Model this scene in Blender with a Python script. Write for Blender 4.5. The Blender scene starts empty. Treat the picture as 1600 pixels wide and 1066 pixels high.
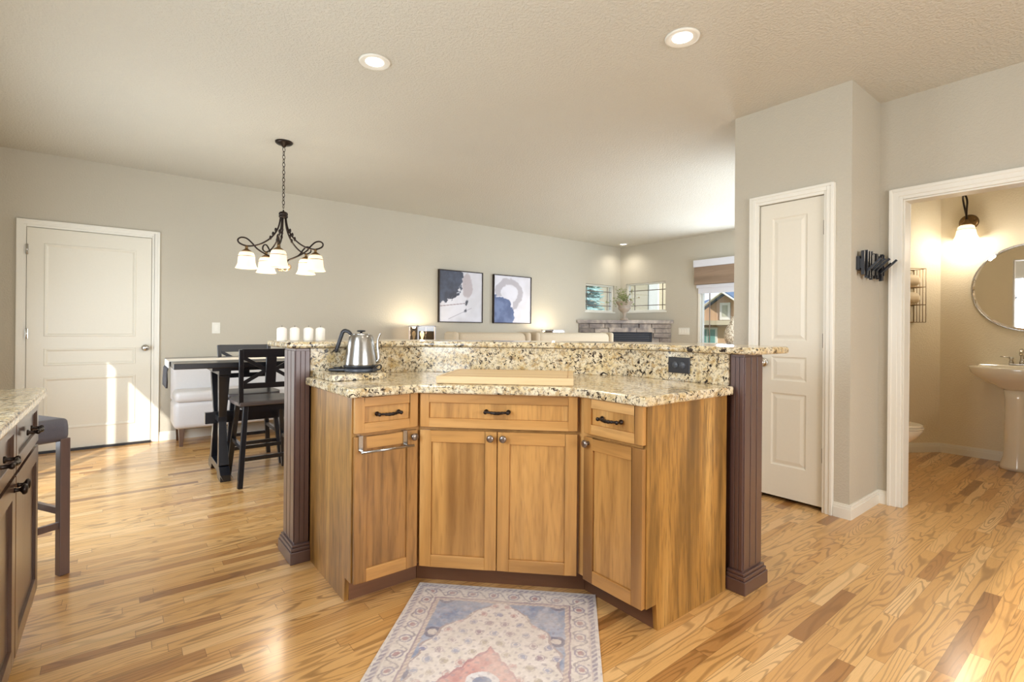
import bpy, bmesh, math, random
from mathutils import Matrix, Vector, Quaternion
PI = math.pi
random.seed(7)
S = bpy.context.scene
COL = S.collection
CH = 2.735            # ceiling height

# ------------------------------------------------------------------ camera
cd = bpy.data.cameras.new('camera'); cam = bpy.data.objects.new('camera', cd); COL.objects.link(cam)
cd.sensor_width = 36; cd.lens = 783 / 1600 * 36; cd.shift_y = -18 / 1600; cd.clip_start = .02; cd.clip_end = 200
cam.matrix_world = (Matrix.Translation((0, 0, 1.165)) @ Matrix.Rotation(math.atan2(.7865, .6176) - PI / 2, 4, 'Z')
                    @ Matrix.Rotation(PI / 2, 4, 'X') @ Matrix.Rotation(math.atan2(13, 1612), 4, 'Z'))
S.camera = cam
S.view_settings.view_transform = 'Standard'; S.view_settings.look = 'None'
S.view_settings.exposure = 0.24; S.view_settings.gamma = 1.0; S.view_settings.use_curve_mapping = False
S.cycles.max_bounces = 10; S.cycles.diffuse_bounces = 6; S.cycles.glossy_bounces = 4
S.cycles.sample_clamp_indirect = 6.0; S.cycles.caustics_reflective = False; S.cycles.caustics_refractive = False

# ------------------------------------------------------------------ world, sun, daylight
W = bpy.data.worlds.new('world'); S.world = W; W.use_nodes = True
wn = W.node_tree; wn.nodes.clear()
wo = wn.nodes.new('ShaderNodeOutputWorld'); wb = wn.nodes.new('ShaderNodeBackground')
wg = wn.nodes.new('ShaderNodeTexCoord'); wsx = wn.nodes.new('ShaderNodeSeparateXYZ'); wr = wn.nodes.new('ShaderNodeValToRGB')
wn.links.new(wg.outputs['Generated'], wsx.inputs[0]); wn.links.new(wsx.outputs['Z'], wr.inputs[0])
wr.color_ramp.elements[0].position = .0; wr.color_ramp.elements[0].color = (.9, .95, 1, 1)
wr.color_ramp.elements[1].position = .6; wr.color_ramp.elements[1].color = (.45, .65, 1, 1)
wn.links.new(wr.outputs[0], wb.inputs[0]); wb.inputs[1].default_value = 1.15
wn.links.new(wb.outputs[0], wo.inputs[0])
def aim(o, d): o.rotation_mode = 'QUATERNION'; o.rotation_quaternion = Vector(d).to_track_quat('-Z', 'Y')
sd = bpy.data.lights.new('sun', 'SUN'); sun = bpy.data.objects.new('sun', sd); COL.objects.link(sun)
sd.energy = 4.5; sd.angle = .012; sd.color = (1, .96, .88); sun.location = (-8, -12, 12); aim(sun, (1, 1.85, -1.22))
def area(name, loc, d, sx, sy, power, color=(1, 1, 1)):
    l = bpy.data.lights.new(name, 'AREA'); l.shape = 'RECTANGLE'; l.size = sx; l.size_y = sy; l.energy = power; l.color = color
    o = bpy.data.objects.new(name, l); COL.objects.link(o); o.location = loc; aim(o, d); return o
DAY = (.80, .90, 1)
area('daylight_patio_door', (-.78, 4.27, 1.0), (1, 0, 0), 1.7, 1.0, 42, DAY)
area('daylight_kitchen_window', (-.78, 1.25, 1.55), (1, 0, 0), .9, 1.3, 42, DAY)
area('fill_kitchen_back', (1.6, -2.5, 1.5), (0, 1, 0), 2.2, 1.4, 85, (.93, .96, 1))  # lamp added at an unseen back window to brighten the kitchen
area('daylight_living_window', (7.40, 3.7, 1.4), (-1, 0, 0), 1.0, 1.8, 60, DAY)
area('fill_living_side', (5.6, 2.0, 1.5), (0, 1, 0), 2.4, 1.5, 62, DAY)  # added fill lamp; the solid wall behind it has no window

# ------------------------------------------------------------------ material helpers
def lin(c): return tuple(((v / 12.92) if v <= .04045 else ((v + .055) / 1.055) ** 2.4) for v in [x / 255 for x in c[:3]]) + (1,)
class N:
    """a small node-tree writer"""
    def __init__(s, name):
        s.m = bpy.data.materials.new(name); s.m.use_nodes = True; s.t = s.m.node_tree; s.t.nodes.clear()
        s.out = s.t.nodes.new('ShaderNodeOutputMaterial'); s.p = s.t.nodes.new('ShaderNodeBsdfPrincipled')
        s.t.links.new(s.p.outputs[0], s.out.inputs[0])
    def n(s, typ, inp={}, **kw):
        x = s.t.nodes.new(typ)
        for k, v in kw.items(): setattr(x, k, v)
        for k, v in inp.items(): s.set(x.inputs[k], v)
        return x
    def set(s, sock, v):
        if isinstance(v, bpy.types.NodeSocket): s.t.links.new(v, sock)
        elif isinstance(v, bpy.types.Node): s.t.links.new(v.outputs[0], sock)
        else: sock.default_value = v
    def math(s, op, a, b=None, c=None):
        x = s.t.nodes.new('ShaderNodeMath'); x.operation = op
        for i, v in enumerate((a, b, c)):
            if v is not None: s.set(x.inputs[i], v)
        return x.outputs[0]
    def ramp(s, fac, stops, interp='LINEAR'):
        x = s.t.nodes.new('ShaderNodeValToRGB'); x.color_ramp.interpolation = interp
        e = x.color_ramp.elements
        while len(e) < len(stops): e.new(.5)
        for i, (p, c) in enumerate(stops): e[i].position = p; e[i].color = c if len(c) == 4 else tuple(c) + (1,)
        s.set(x.inputs[0], fac); return x.outputs[0]
    def mix(s, fac, a, b, mode='MIX'):
        x = s.t.nodes.new('ShaderNodeMix'); x.data_type = 'RGBA'; x.blend_type = mode
        s.set(x.inputs[0], fac); s.set(x.inputs[6], a); s.set(x.inputs[7], b); return x.outputs[2]
    def noise(s, vec, scale, detail=2, rough=.5, dist=0):
        x = s.n('ShaderNodeTexNoise', {'Vector': vec, 'Scale': scale, 'Detail': detail, 'Roughness': rough, 'Distortion': dist}); return x.outputs[0]
    def obj(s): return s.n('ShaderNodeTexCoord').outputs['Object']
    def sc(s, vec, v, loc=None):
        x = s.n('ShaderNodeMapping', {'Vector': vec, 'Scale': v})
        if loc is not None: s.set(x.inputs['Location'], loc)
        return x.outputs[0]
    def bump(s, h, strength, dist=.01):
        b = s.n('ShaderNodeBump', {'Height': h, 'Strength': strength, 'Distance': dist}); s.set(s.p.inputs['Normal'], b.outputs[0])
    def fin(s, col=None, rough=None, metal=None, spec=None, **kw):
        if col is not None: s.set(s.p.inputs['Base Color'], col)
        if rough is not None: s.set(s.p.inputs['Roughness'], rough)
        if metal is not None: s.set(s.p.inputs['Metallic'], metal)
        if spec is not None: s.set(s.p.inputs['Specular IOR Level'], spec)
        for k, v in kw.items(): s.set(s.p.inputs[k], v)
        return s.m
def plain(name, rgb, rough=.5, metal=0, spec=.5, nscale=60, nstr=.06, bump=0, bscale=200, **kw):
    a = N(name); v = a.obj()
    c = lin(rgb); f = a.noise(v, nscale, 3)
    col = a.mix(f, tuple(x * (1 - nstr) for x in c[:3]) + (1,), tuple(min(1, x * (1 + nstr)) for x in c[:3]) + (1,))
    if bump: a.bump(a.noise(v, bscale, 2), bump, .004)
    return a.fin(col, rough, metal, spec, **kw)
def glow(name, rgb, strength):
    a = N(name); return a.fin(lin(rgb), .4, **{'Emission Color': lin(rgb), 'Emission Strength': strength})

M = {}
def wallmat(name, rgb, bs=.35, sc=85, rough=.75):
    a = N(name); v = a.obj(); f = a.noise(v, 1.5, 2); c = lin(rgb)
    col = a.mix(f, tuple(x * .975 for x in c[:3]) + (1,), tuple(min(1, x * 1.02) for x in c[:3]) + (1,))
    h = a.ramp(a.noise(v, sc, 2, .6), [(.42, (0, 0, 0)), (.62, (1, 1, 1))]); a.bump(h, bs, .0025)
    return a.fin(col, rough, spec=.3)
M['wall'] = wallmat('greige_wall_paint', (193, 187, 172))
M['ceil'] = wallmat('ceiling_paint', (206, 203, 192), .8, 60, .8)
M['bathwall'] = wallmat('bath_wall_paint', (230, 220, 196))
M['white'] = plain('white_trim_paint', (232, 230, 220), .38, nstr=.015)
M['doorw'] = plain('white_door_paint', (226, 222, 208), .36, nstr=.02)
M['doorp'] = plain('cream_door_paint', (225, 220, 205), .4, nstr=.02)
def wood(name, base, dark, light, axis='z', scale=1.0, rough=.33, streak=.5, coat=.25):
    a = N(name); v = a.obj()
    rnd = a.n('ShaderNodeObjectInfo').outputs['Random']
    off = a.n('ShaderNodeCombineXYZ', {'X': a.math('MULTIPLY', rnd, 7.3), 'Y': a.math('MULTIPLY', rnd, 3.1), 'Z': a.math('MULTIPLY', rnd, 5.7)})
    k = {'z': (1, 1, .09), 'x': (.09, 1, 1), 'y': (1, .09, 1)}[axis]
    vv = a.n('ShaderNodeVectorMath', {0: v, 1: off.outputs[0]}, operation='ADD').outputs[0]
    sv = a.sc(vv, tuple(x * scale for x in k))
    big = a.noise(sv, 5, 2, .5)
    rings = a.math('SINE', a.math('MULTIPLY', a.noise(sv, 6, 1, .4, .3), 60))
    fine = a.noise(sv, 160, 3, .7)
    pores = a.noise(sv, 60, 2, .6)
    c = a.ramp(big, [(.3, lin(dark)), (.45, lin(base)), (.55, lin(base)), (.68, lin(light))])
    med = a.noise(a.sc(vv, tuple(x * scale * .6 for x in k), (4, 4, 4)), 26, 3, .6)
    c = a.mix(a.math('MULTIPLY', a.ramp(med, [(.47, (0, 0, 0)), (.70, (1, 1, 1))]), .55 * streak), c, lin(dark))
    c = a.mix(a.math('MULTIPLY', a.math('MULTIPLY', a.ramp(rings, [(.55, (0, 0, 0)), (.95, (1, 1, 1))]), a.ramp(big, [(.35, (1, 1, 1)), (.65, (.1, .1, .1))])), .28 * streak), c, lin(dark))
    c = a.mix(a.math('MULTIPLY', a.ramp(pores, [(.5, (0, 0, 0)), (.72, (1, 1, 1))]), .5 * streak), c, lin(dark))
    c = a.mix(a.math('MULTIPLY', fine, .14), c, lin(light))
    a.bump(pores, .05, .002)
    return a.fin(c, rough, **{'Coat Weight': coat, 'Coat Roughness': .25})
HON = ((188, 138, 76), (118, 78, 38), (214, 168, 106))
M['woodv'] = wood('honey_wood_vertical', *HON, 'z'); M['woodh'] = wood('honey_wood_horizontal', *HON, 'x')
M['woodp'] = wood('honey_wood_panel', (194, 144, 80), (126, 84, 40), (218, 172, 108), 'z', 1.3, streak=.9)
M['woodd'] = wood('darker_streaked_door_wood', (164, 118, 64), (96, 66, 34), (190, 142, 84), 'z', 1.3, streak=1.2)
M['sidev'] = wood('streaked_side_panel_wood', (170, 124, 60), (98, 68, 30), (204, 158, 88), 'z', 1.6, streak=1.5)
M['toe'] = wood('toe_kick_wood', (112, 76, 52), (84, 54, 36), (136, 96, 68), 'x', .8, .5, coat=0)
DK = ((92, 66, 50), (60, 42, 32), (122, 92, 70))
M['dkv'] = wood('dark_stained_wood_vertical', *DK, 'z', rough=.28, coat=.5); M['dkh'] = wood('dark_stained_wood_horizontal', *DK, 'x', rough=.28, coat=.5)
M['black'] = plain('black_painted_wood', (26, 27, 32), .3, nstr=.2, **{'Coat Weight': .4})
M['blackseat'] = wood('worn_grey_seat_wood', (88, 80, 78), (58, 52, 52), (122, 112, 108), 'x', .8, .35)
M['brownpost'] = plain('brown_painted_post', (84, 58, 52), .36, nstr=.05, spec=.7, **{'Coat Weight': .6, 'Coat Roughness': .3})
M['bronze'] = plain('oil_rubbed_bronze', (52, 44, 40), .32, .85, nstr=.2)
M['bronzel'] = plain('antique_bronze', (128, 102, 68), .34, .8, nstr=.25)
M['pewter'] = plain('pewter_metal', (140, 128, 118), .32, .9)
M['nickel'] = plain('satin_nickel', (196, 192, 184), .22, 1)
M['steel'] = plain('brushed_stainless', (176, 174, 170), .24, 1)
M['plast'] = plain('black_plastic', (34, 35, 40), .35, nstr=.1)
M['plast2'] = plain('grey_black_plastic', (74, 78, 86), .3, nstr=.1)
M['wplast'] = plain('white_plastic', (226, 224, 214), .35, nstr=.01)
M['candle'] = plain('white_wax', (240, 236, 228), .45, nstr=.01, **{'Subsurface Weight': .15})
M['ceramic'] = plain('white_porcelain', (236, 228, 210), .12, nstr=.01, **{'Coat Weight': .5})
M['greyfab'] = plain('grey_stool_leather', (92, 90, 98), .42, nstr=.1, bump=.2, bscale=300)
M['stoolwood'] = wood('grey_brown_stool_wood', (104, 84, 78), (74, 58, 56), (140, 116, 108), 'z', rough=.35)
M['settee'] = plain('white_settee_leather', (214, 212, 212), .4, nstr=.03)
M['sofa'] = plain('beige_sofa_fabric', (206, 192, 168), .9, nstr=.12, nscale=90, bump=.25, bscale=400)
M['towel'] = plain('cream_terry_towel', (232, 216, 188), .95, nstr=.05, bump=.5, bscale=260)
M['tassel'] = plain('dark_tassel_yarn', (66, 62, 62), .9, nstr=.2, bump=.4)
M['runner'] = plain('striped_runner_cloth', (214, 210, 202), .85, nstr=.1, nscale=30, bump=.3)
M['grille'] = plain('black_fireplace_steel', (24, 27, 36), .45, .3)
M['gold'] = plain('copper_wire', (150, 122, 82), .35, .8)
M['lampw'] = plain('white_lamp_frame', (214, 214, 222), .4)
M['urn'] = plain('weathered_stone_urn', (166, 154, 140), .8, nstr=.2, nscale=25, bump=.3, bscale=60)
M['leafg'] = plain('sage_green_leaf', (128, 138, 82), .6, nstr=.35, nscale=12)
M['leafr'] = plain('rust_green_leaf', (128, 104, 62), .6, nstr=.35, nscale=12)
M['stuccoA'] = plain('tan_stucco', (192, 180, 152), .9, nstr=.05)
M['stuccoB'] = plain('greenish_siding', (186, 186, 164), .9, nstr=.05)
M['siding'] = plain('orange_tan_siding', (208, 172, 138), .9, nstr=.05)
M['roof'] = plain('blue_grey_shingles', (92, 112, 138), .9, nstr=.25, nscale=14)
M['spruce'] = plain('blue_spruce_needles', (150, 184, 180), .9, nstr=.35, nscale=9)
M['grass'] = plain('lawn_grass', (112, 126, 78), .95, nstr=.25, nscale=8)
M['bark'] = plain('spruce_bark', (88, 70, 56), .9)
M['glassb'] = plain('teal_window_glass', (120, 168, 160), .15, nstr=.3, nscale=3)
M['blind'] = plain('white_roller_blind', (214, 216, 224), .8, nstr=.02)
M['mirror'] = N('mirror_silver').fin((.92, .92, .92, 1), .02, 1)
M['shadeglow'] = glow('lit_frosted_glass', (255, 234, 204), .52)
M['shadebath'] = glow('lit_bath_shade_glass', (255, 240, 212), 1.0)
M['bulb'] = glow('lit_bulb', (255, 226, 170), 9)
M['can'] = glow('lit_can_lens', (255, 250, 240), 5)
def glass(name, tint=(1, 1, 1, 1), refl=.06):
    a = N(name); a.t.nodes.remove(a.p)
    tr = a.n('ShaderNodeBsdfTransparent', {'Color': tint}); gl = a.n('ShaderNodeBsdfGlossy', {'Roughness': .02})
    mx = a.n('ShaderNodeMixShader', {0: refl, 1: tr.outputs[0], 2: gl.outputs[0]}); a.t.links.new(mx.outputs[0], a.out.inputs[0]); return a.m
M['glass'] = glass('window_glass'); M['smoke'] = glass('smoked_lamp_glass', (.55, .5, .45, 1), .12)

def floor_mat():
    a = N('oak_strip_floor'); v = a.obj(); x, y, z = (a.n('ShaderNodeSeparateXYZ', {0: v}).outputs[i] for i in range(3))
    rw = .057
    row = a.math('FLOOR', a.math('DIVIDE', y, rw))
    r1 = a.n('ShaderNodeTexWhiteNoise', {'W': row}, noise_dimensions='1D').outputs[0]
    L = a.math('ADD', .42, a.math('MULTIPLY', a.n('ShaderNodeTexWhiteNoise', {'W': a.math('ADD', row, 77.3)}, noise_dimensions='1D').outputs[0], .55))
    xs = a.math('DIVIDE', a.math('ADD', x, a.math('MULTIPLY', r1, 5.0)), L)
    idx = a.math('FLOOR', xs)
    cell = a.n('ShaderNodeCombineXYZ', {'X': row, 'Y': idx, 'Z': 0.0}).outputs[0]
    wn_ = a.n('ShaderNodeTexWhiteNoise', {'Vector': cell}, noise_dimensions='3D')
    pr = wn_.outputs[0]; pc = wn_.outputs[1]
    seps = a.n('ShaderNodeSeparateXYZ', {0: pc}).outputs
    base = a.ramp(pr, [(0, lin((142, 98, 56))), (.05, lin((172, 122, 68))), (.10, lin((200, 150, 88))), (.4, lin((212, 164, 100))), (.75, lin((220, 174, 112))), (1, lin((228, 188, 132)))])
    off = a.n('ShaderNodeVectorMath', {0: pc, 1: (23., 17., 31.)}, operation='MULTIPLY').outputs[0]
    gv = a.n('ShaderNodeVectorMath', {0: a.sc(v, (1.35, 11.0, 1.0)), 1: off}, operation='ADD').outputs[0]
    nz = a.noise(gv, 1.0, 1.5, .45, .25)
    freq = a.math('ADD', 45, a.math('MULTIPLY', seps[2], 75))
    rings = a.math('SINE', a.math('MULTIPLY', nz, freq))
    rm = a.ramp(a.math('ADD', a.math('MULTIPLY', rings, .5), .5), [(.66, (0, 0, 0)), (.98, (1, 1, 1))])
    fine = a.noise(a.sc(v, (14, 420, 1)), 1.0, 3, .6)
    fm = a.ramp(fine, [(.47, (0, 0, 0)), (.68, (1, 1, 1))])
    c = a.mix(a.math('MULTIPLY', rm, a.math('ADD', .34, a.math('MULTIPLY', seps[1], .5))), base, a.mix(.72, base, lin((104, 66, 26))))
    c = a.mix(a.math('MULTIPLY', fm, .3), c, a.mix(.5, base, lin((120, 76, 38))))
    fy = a.math('FRACT', a.math('DIVIDE', y, rw)); fx = a.math('FRACT', xs)
    gy = a.math('LESS_THAN', a.math('MINIMUM', fy, a.math('SUBTRACT', 1, fy)), .014)
    gx = a.math('LESS_THAN', a.math('MULTIPLY', a.math('MINIMUM', fx, a.math('SUBTRACT', 1, fx)), L), .0011)
    gap = a.math('MAXIMUM', gy, gx)
    c = a.mix(a.math('MULTIPLY', gap, .55), c, lin((96, 62, 34)))
    h = a.math('SUBTRACT', a.math('MULTIPLY', a.noise(a.sc(v, (2.2, 14, 1)), 1.0, 2), .5), a.math('MULTIPLY', gap, .25))
    a.bump(h, .10, .004)
    return a.fin(c, a.math('ADD', .24, a.math('MULTIPLY', fine, .12)), spec=.5, **{'Coat Weight': .45, 'Coat Roughness': .17})
M['floor'] = floor_mat()

def granite():
    a = N('cream_granite'); v = a.obj()
    n1 = a.noise(v, 10, 4, .6, .4); n2 = a.noise(a.sc(v, (1, 1, 1), (5, 3, 1)), 38, 4, .65, .6)
    c = a.ramp(n1, [(.3, lin((192, 168, 120))), (.42, lin((212, 194, 154))), (.55, lin((222, 210, 182))), (.7, lin((198, 174, 124)))])
    c = a.mix(a.math('MULTIPLY', a.ramp(n2, [(.53, (0, 0, 0)), (.60, (1, 1, 1))]), .75), c, lin((176, 144, 92)))
    n4 = a.noise(a.sc(v, (1, 1, 1), (2, 9, 4)), 75, 4, .65, .5)
    c = a.mix(a.math('MULTIPLY', a.ramp(n4, [(.53, (0, 0, 0)), (.60, (1, 1, 1))]), .7), c, lin((138, 126, 112)))
    n3 = a.noise(a.sc(v, (1, 1, 1), (8, 2, 7)), 62, 4, .62, .8)
    patch = a.ramp(a.noise(v, 13, 3, .6), [(.38, (.25, .25, .25)), (.55, (1, 1, 1))])
    m = a.math('MULTIPLY', a.ramp(n3, [(.55, (0, 0, 0)), (.585, (1, 1, 1))]), patch)
    c = a.mix(m, c, lin((54, 42, 36)))
    n5 = a.ramp(a.noise(a.sc(v, (1, 1, 1), (3, 6, 2)), 30, 4, .6, .9), [(.62, (0, 0, 0)), (.65, (1, 1, 1))])
    c = a.mix(n5, c, lin((40, 34, 32)))
    return a.fin(c, .13, spec=.5)
M['granite'] = granite()
def stone(tone=True):
    a = N('stacked_ledge_stone'); v = a.obj()
    rnd = a.n('ShaderNodeObjectInfo').outputs['Random']
    c = a.ramp(a.noise(v, 6, 4, .6, .4), [(.3, lin((112, 108, 112))), (.5, lin((164, 156, 150))), (.7, lin((206, 196, 184)))])
    if tone: c = a.mix(.8, c, a.n('ShaderNodeAttribute', attribute_name='tone').outputs[0], 'MULTIPLY')
    a.bump(a.noise(v, 24, 4), .6, .01); return a.fin(c, .85)
M['stone'] = stone(); M['stonem'] = stone(False)
def butcher():
    a = N('maple_butcher_block'); v = a.obj(); s_ = a.n('ShaderNodeSeparateXYZ', {0: v}).outputs
    st = a.n('ShaderNodeTexWhiteNoise', {'W': a.math('FLOOR', a.math('DIVIDE', s_[1], .035))}, noise_dimensions='1D').outputs[0]
    c = a.mix(st, lin((206, 176, 130)), lin((220, 194, 150)))
    c = a.mix(a.math('MULTIPLY', a.ramp(a.noise(a.sc(v, (1.5, 30, 30)), 2, 3), [(.5, (0, 0, 0)), (.7, (1, 1, 1))]), .35), c, lin((184, 148, 98)))
    return a.fin(c, .45)
M['maple'] = butcher()
M['valance'] = wood('rustic_valance_wood', (146, 124, 104), (104, 86, 70), (178, 156, 134), 'y', .7, .7, coat=0)
def attr_mat(name, rough, bumpv=0):
    a = N(name); c = a.n('ShaderNodeAttribute', attribute_name='Col').outputs[0]; v = a.obj()
    c = a.mix(a.math('MULTIPLY', a.noise(v, 180, 3), .15), c, lin((222, 214, 206)))
    if bumpv: a.bump(a.noise(v, 500, 2), bumpv, .002)
    return a.fin(c, rough)
M['rug'] = attr_mat('woven_rug_pile', .95, .5); M['paint'] = attr_mat('canvas_paint', .8)
def vase_mat():
    a = N('mosaic_vase_glaze'); v = a.obj()
    f = a.n('ShaderNodeTexVoronoi', {'Vector': a.sc(v, (1, 1, .6)), 'Scale': 60}).outputs[0]
    c = a.ramp(f, [(.1, lin((226, 220, 206))), (.5, lin((200, 186, 162))), (.8, lin((140, 126, 108)))]); return a.fin(c, .4)
M['vase'] = vase_mat()

# ------------------------------------------------------------------ geometry helpers
class G:
    def __init__(s, mat=None): s.bm = bmesh.new(); s.M = mat or Matrix()
    def _v(s, p): return s.bm.verts.new(s.M @ Vector(p))
    def _f(s, vs, mi=0, sm=False):
        try: f = s.bm.faces.new(vs)
        except ValueError: return None
        f.material_index = mi; f.smooth = sm; return f
    def box(s, x0, x1, y0, y1, z0, z1, mi=0):
        v = [s._v((x, y, z)) for z in (z0, z1) for y in (y0, y1) for x in (x0, x1)]
        for q in ((0, 2, 3, 1), (4, 5, 7, 6), (0, 1, 5, 4), (2, 6, 7, 3), (0, 4, 6, 2), (1, 3, 7, 5)): s._f([v[i] for i in q], mi)
        return s
    def hexa(s, b, t, mi=0):           # two quads, bottom and top
        v = [s._v(p) for p in list(b) + list(t)]; n = len(b)
        s._f(v[:n][::-1], mi); s._f(v[n:], mi)
        for i in range(n): j = (i + 1) % n; s._f([v[i], v[j], v[n + j], v[n + i]], mi)
        return s
    def prism(s, pts, z0, z1, mi=0): return s.hexa([(x, y, z0) for x, y in pts], [(x, y, z1) for x, y in pts], mi)
    def beam(s, p, q, w, h, up=(0, 0, 1), mi=0, w2=None, h2=None):   # rectangular bar from p to q
        p, q = Vector(p), Vector(q); d = (q - p).normalized(); u = Vector(up)
        a = d.cross(u); a = a.normalized() if a.length > 1e-5 else Vector((1, 0, 0)); b = a.cross(d).normalized()
        w2 = w2 or w; h2 = h2 or h
        c1 = [p + a * (i * w / 2) + b * (j * h / 2) for i, j in ((-1, -1), (1, -1), (1, 1), (-1, 1))]
        c2 = [q + a * (i * w2 / 2) + b * (j * h2 / 2) for i, j in ((-1, -1), (1, -1), (1, 1), (-1, 1))]
        return s.hexa(c1, c2, mi)
    def tube(s, pts, r, n=10, closed=False, mi=0, sq=1.0):
        P = [Vector(p) for p in pts]; k = len(P); R = r if isinstance(r, (list, tuple)) else [r] * k
        rings = []; ref = None
        for i in range(k):
            if closed: d = P[(i + 1) % k] - P[i - 1]
            else: d = P[min(i + 1, k - 1)] - P[max(i - 1, 0)]
            d = d.normalized() if d.length > 1e-9 else Vector((0, 0, 1))
            if ref is None: ref = d.orthogonal().normalized()
            ref = ref - d * ref.dot(d); ref = ref.normalized() if ref.length > 1e-6 else d.orthogonal().normalized()
            b = d.cross(ref)
            rings.append([s._v(P[i] + (ref * math.cos(2 * PI * j / n) + b * math.sin(2 * PI * j / n) * sq) * R[i]) for j in range(n)])
        for i in range(k if closed else k - 1):
            A, B = rings[i], rings[(i + 1) % k]
            for j in range(n): s._f([A[j], A[(j + 1) % n], B[(j + 1) % n], B[j]], mi, True)
        if not closed: s._f(rings[0][::-1], mi); s._f(rings[-1], mi)
        return s
    def lathe(s, prof, c=(0, 0, 0), n=28, mi=0, ax=None, sx=1, sy=1, cap=True, smooth=True):
        Q = Matrix() if ax is None else Vector(ax).to_track_quat('Z', 'Y').to_matrix().to_4x4()
        Q = Matrix.Translation(c) @ Q
        rings = []
        for r, z in prof:
            if r < 1e-5: rings.append([s._v(Q @ Vector((0, 0, z)))])
            else: rings.append([s._v(Q @ Vector((r * math.cos(2 * PI * j / n) * sx, r * math.sin(2 * PI * j / n) * sy, z))) for j in range(n)])
        for A, B in zip(rings, rings[1:]):
            for j in range(n):
                a = [A[j % len(A)], A[(j + 1) % len(A)]] if len(A) > 1 else [A[0]]
                b = [B[(j + 1) % len(B)], B[j % len(B)]] if len(B) > 1 else [B[0]]
                if len(a) + len(b) >= 3: s._f(a + b, mi, smooth)
        if cap:
            if len(rings[0]) > 1: s._f(rings[0][::-1], mi)
            if len(rings[-1]) > 1: s._f(rings[-1], mi)
        return s
    def ball(s, c, r, sx=1, sy=1, sz=1, n=16, mi=0):
        k = n // 2; return s.lathe([(r * math.sin(PI * i / k), -r * math.cos(PI * i / k) * sz) for i in range(k + 1)], c, n, mi, sx=sx, sy=sy, cap=False)
    def pillow(s, x0, x1, y0, y1, z0, z1, r=.03, mi=0, n=5):        # rounded box
        cx, cy, cz = (x0 + x1) / 2, (y0 + y1) / 2, (z0 + z1) / 2; hx, hy, hz = (x1 - x0) / 2, (y1 - y0) / 2, (z1 - z0) / 2
        r = min(r, hx * .98, hy * .98, hz * .98)
        def pos(p):
            q = Vector((p[0] * hx, p[1] * hy, p[2] * hz))
            inn = Vector((max(-hx + r, min(hx - r, q.x)), max(-hy + r, min(hy - r, q.y)), max(-hz + r, min(hz - r, q.z))))
            d = q - inn
            if d.length > 1e-9: q = inn + d.normalized() * r
            return q + Vector((cx, cy, cz))
        def ticks(h): return [-1, -1 + .35 * r / h, -1 + .75 * r / h, -1 + r / h, 1 - r / h, 1 - .75 * r / h, 1 - .35 * r / h, 1]
        tx, ty, tz = ticks(hx), ticks(hy), ticks(hz)
        for a, tu, tv in ((0, ty, tz), (1, tz, tx), (2, tx, ty)):
            for sg in (-1, 1):
                g = {}
                for i, u in enumerate(tu):
                    for j, w in enumerate(tv):
                        p = [0, 0, 0]; p[a] = sg; p[(a + 1) % 3] = u; p[(a + 2) % 3] = w; g[i, j] = s._v(pos(p))
                for i in range(7):
                    for j in range(7):
                        q = [g[i, j], g[i + 1, j], g[i + 1, j + 1], g[i, j + 1]]
                        s._f(q if sg > 0 else q[::-1], mi, True)
        return s
    def obj(s, name, mats, parent=None, bevel=0, seg=2, weld=True, **props):
        if weld: bmesh.ops.remove_doubles(s.bm, verts=s.bm.verts, dist=1e-5)
        bmesh.ops.recalc_face_normals(s.bm, faces=s.bm.faces)
        me = bpy.data.meshes.new(name); s.bm.to_mesh(me); s.bm.free()
        for m in (mats if isinstance(mats, (list, tuple)) else [mats]): me.materials.append(M[m] if isinstance(m, str) else m)
        o = bpy.data.objects.new(name, me); COL.objects.link(o)
        if parent is not None: o.parent = parent
        if bevel:
            b = o.modifiers.new('edge', 'BEVEL'); b.width = bevel; b.segments = seg; b.limit_method = 'ANGLE'; b.angle_limit = .7
            b.harden_normals = False
        for k, v in props.items(): o[k] = v
        return o
def tag(o, label, cat, group=None):
    o['label'] = label; o['category'] = cat
    if group: o['group'] = group
    return o
def thing(name, label, cat, loc=(0, 0, 0), rz=0, group=None):
    o = bpy.data.objects.new(name, None); COL.objects.link(o); o.empty_display_size = .05
    o.location = loc; o.rotation_euler = (0, 0, rz); return tag(o, label, cat, group)
def inv(o):       # lets a builder take world coordinates for a part of thing o
    return (Matrix.Translation(o.location) @ o.rotation_euler.to_matrix().to_4x4()).inverted()
def struct(name, g, mats, parent=None, **kw):
    o = g.obj(name, mats, parent, **kw)
    if parent is None: o['kind'] = 'structure'
    return o
def dup(root, loc, rz=None, label=None, name=None):
    r = root.copy(); COL.objects.link(r); r.location = loc
    if rz is not None: r.rotation_euler = (0, 0, rz)
    if label: r['label'] = label
    for ch in list(root.children):
        c = ch.copy(); COL.objects.link(c); c.parent = r
        for gch in ch.children:
            d = gch.copy(); COL.objects.link(d); d.parent = c
    return r
def child(name, kind_obj, parent): kind_obj.parent = parent; return kind_obj
def spline(pts, n=8):
    P = [Vector(p) for p in pts]; out = []
    for i in range(len(P) - 1):
        p0, p1, p2, p3 = P[max(i - 1, 0)], P[i], P[i + 1], P[min(i + 2, len(P) - 1)]
        for k in range(n):
            t = k / n
            out.append(.5 * ((2 * p1) + (p2 - p0) * t + (2 * p0 - 5 * p1 + 4 * p2 - p3) * t * t + (3 * p1 - p0 - 3 * p2 + p3) * t ** 3))
    out.append(P[-1]); return out


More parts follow.
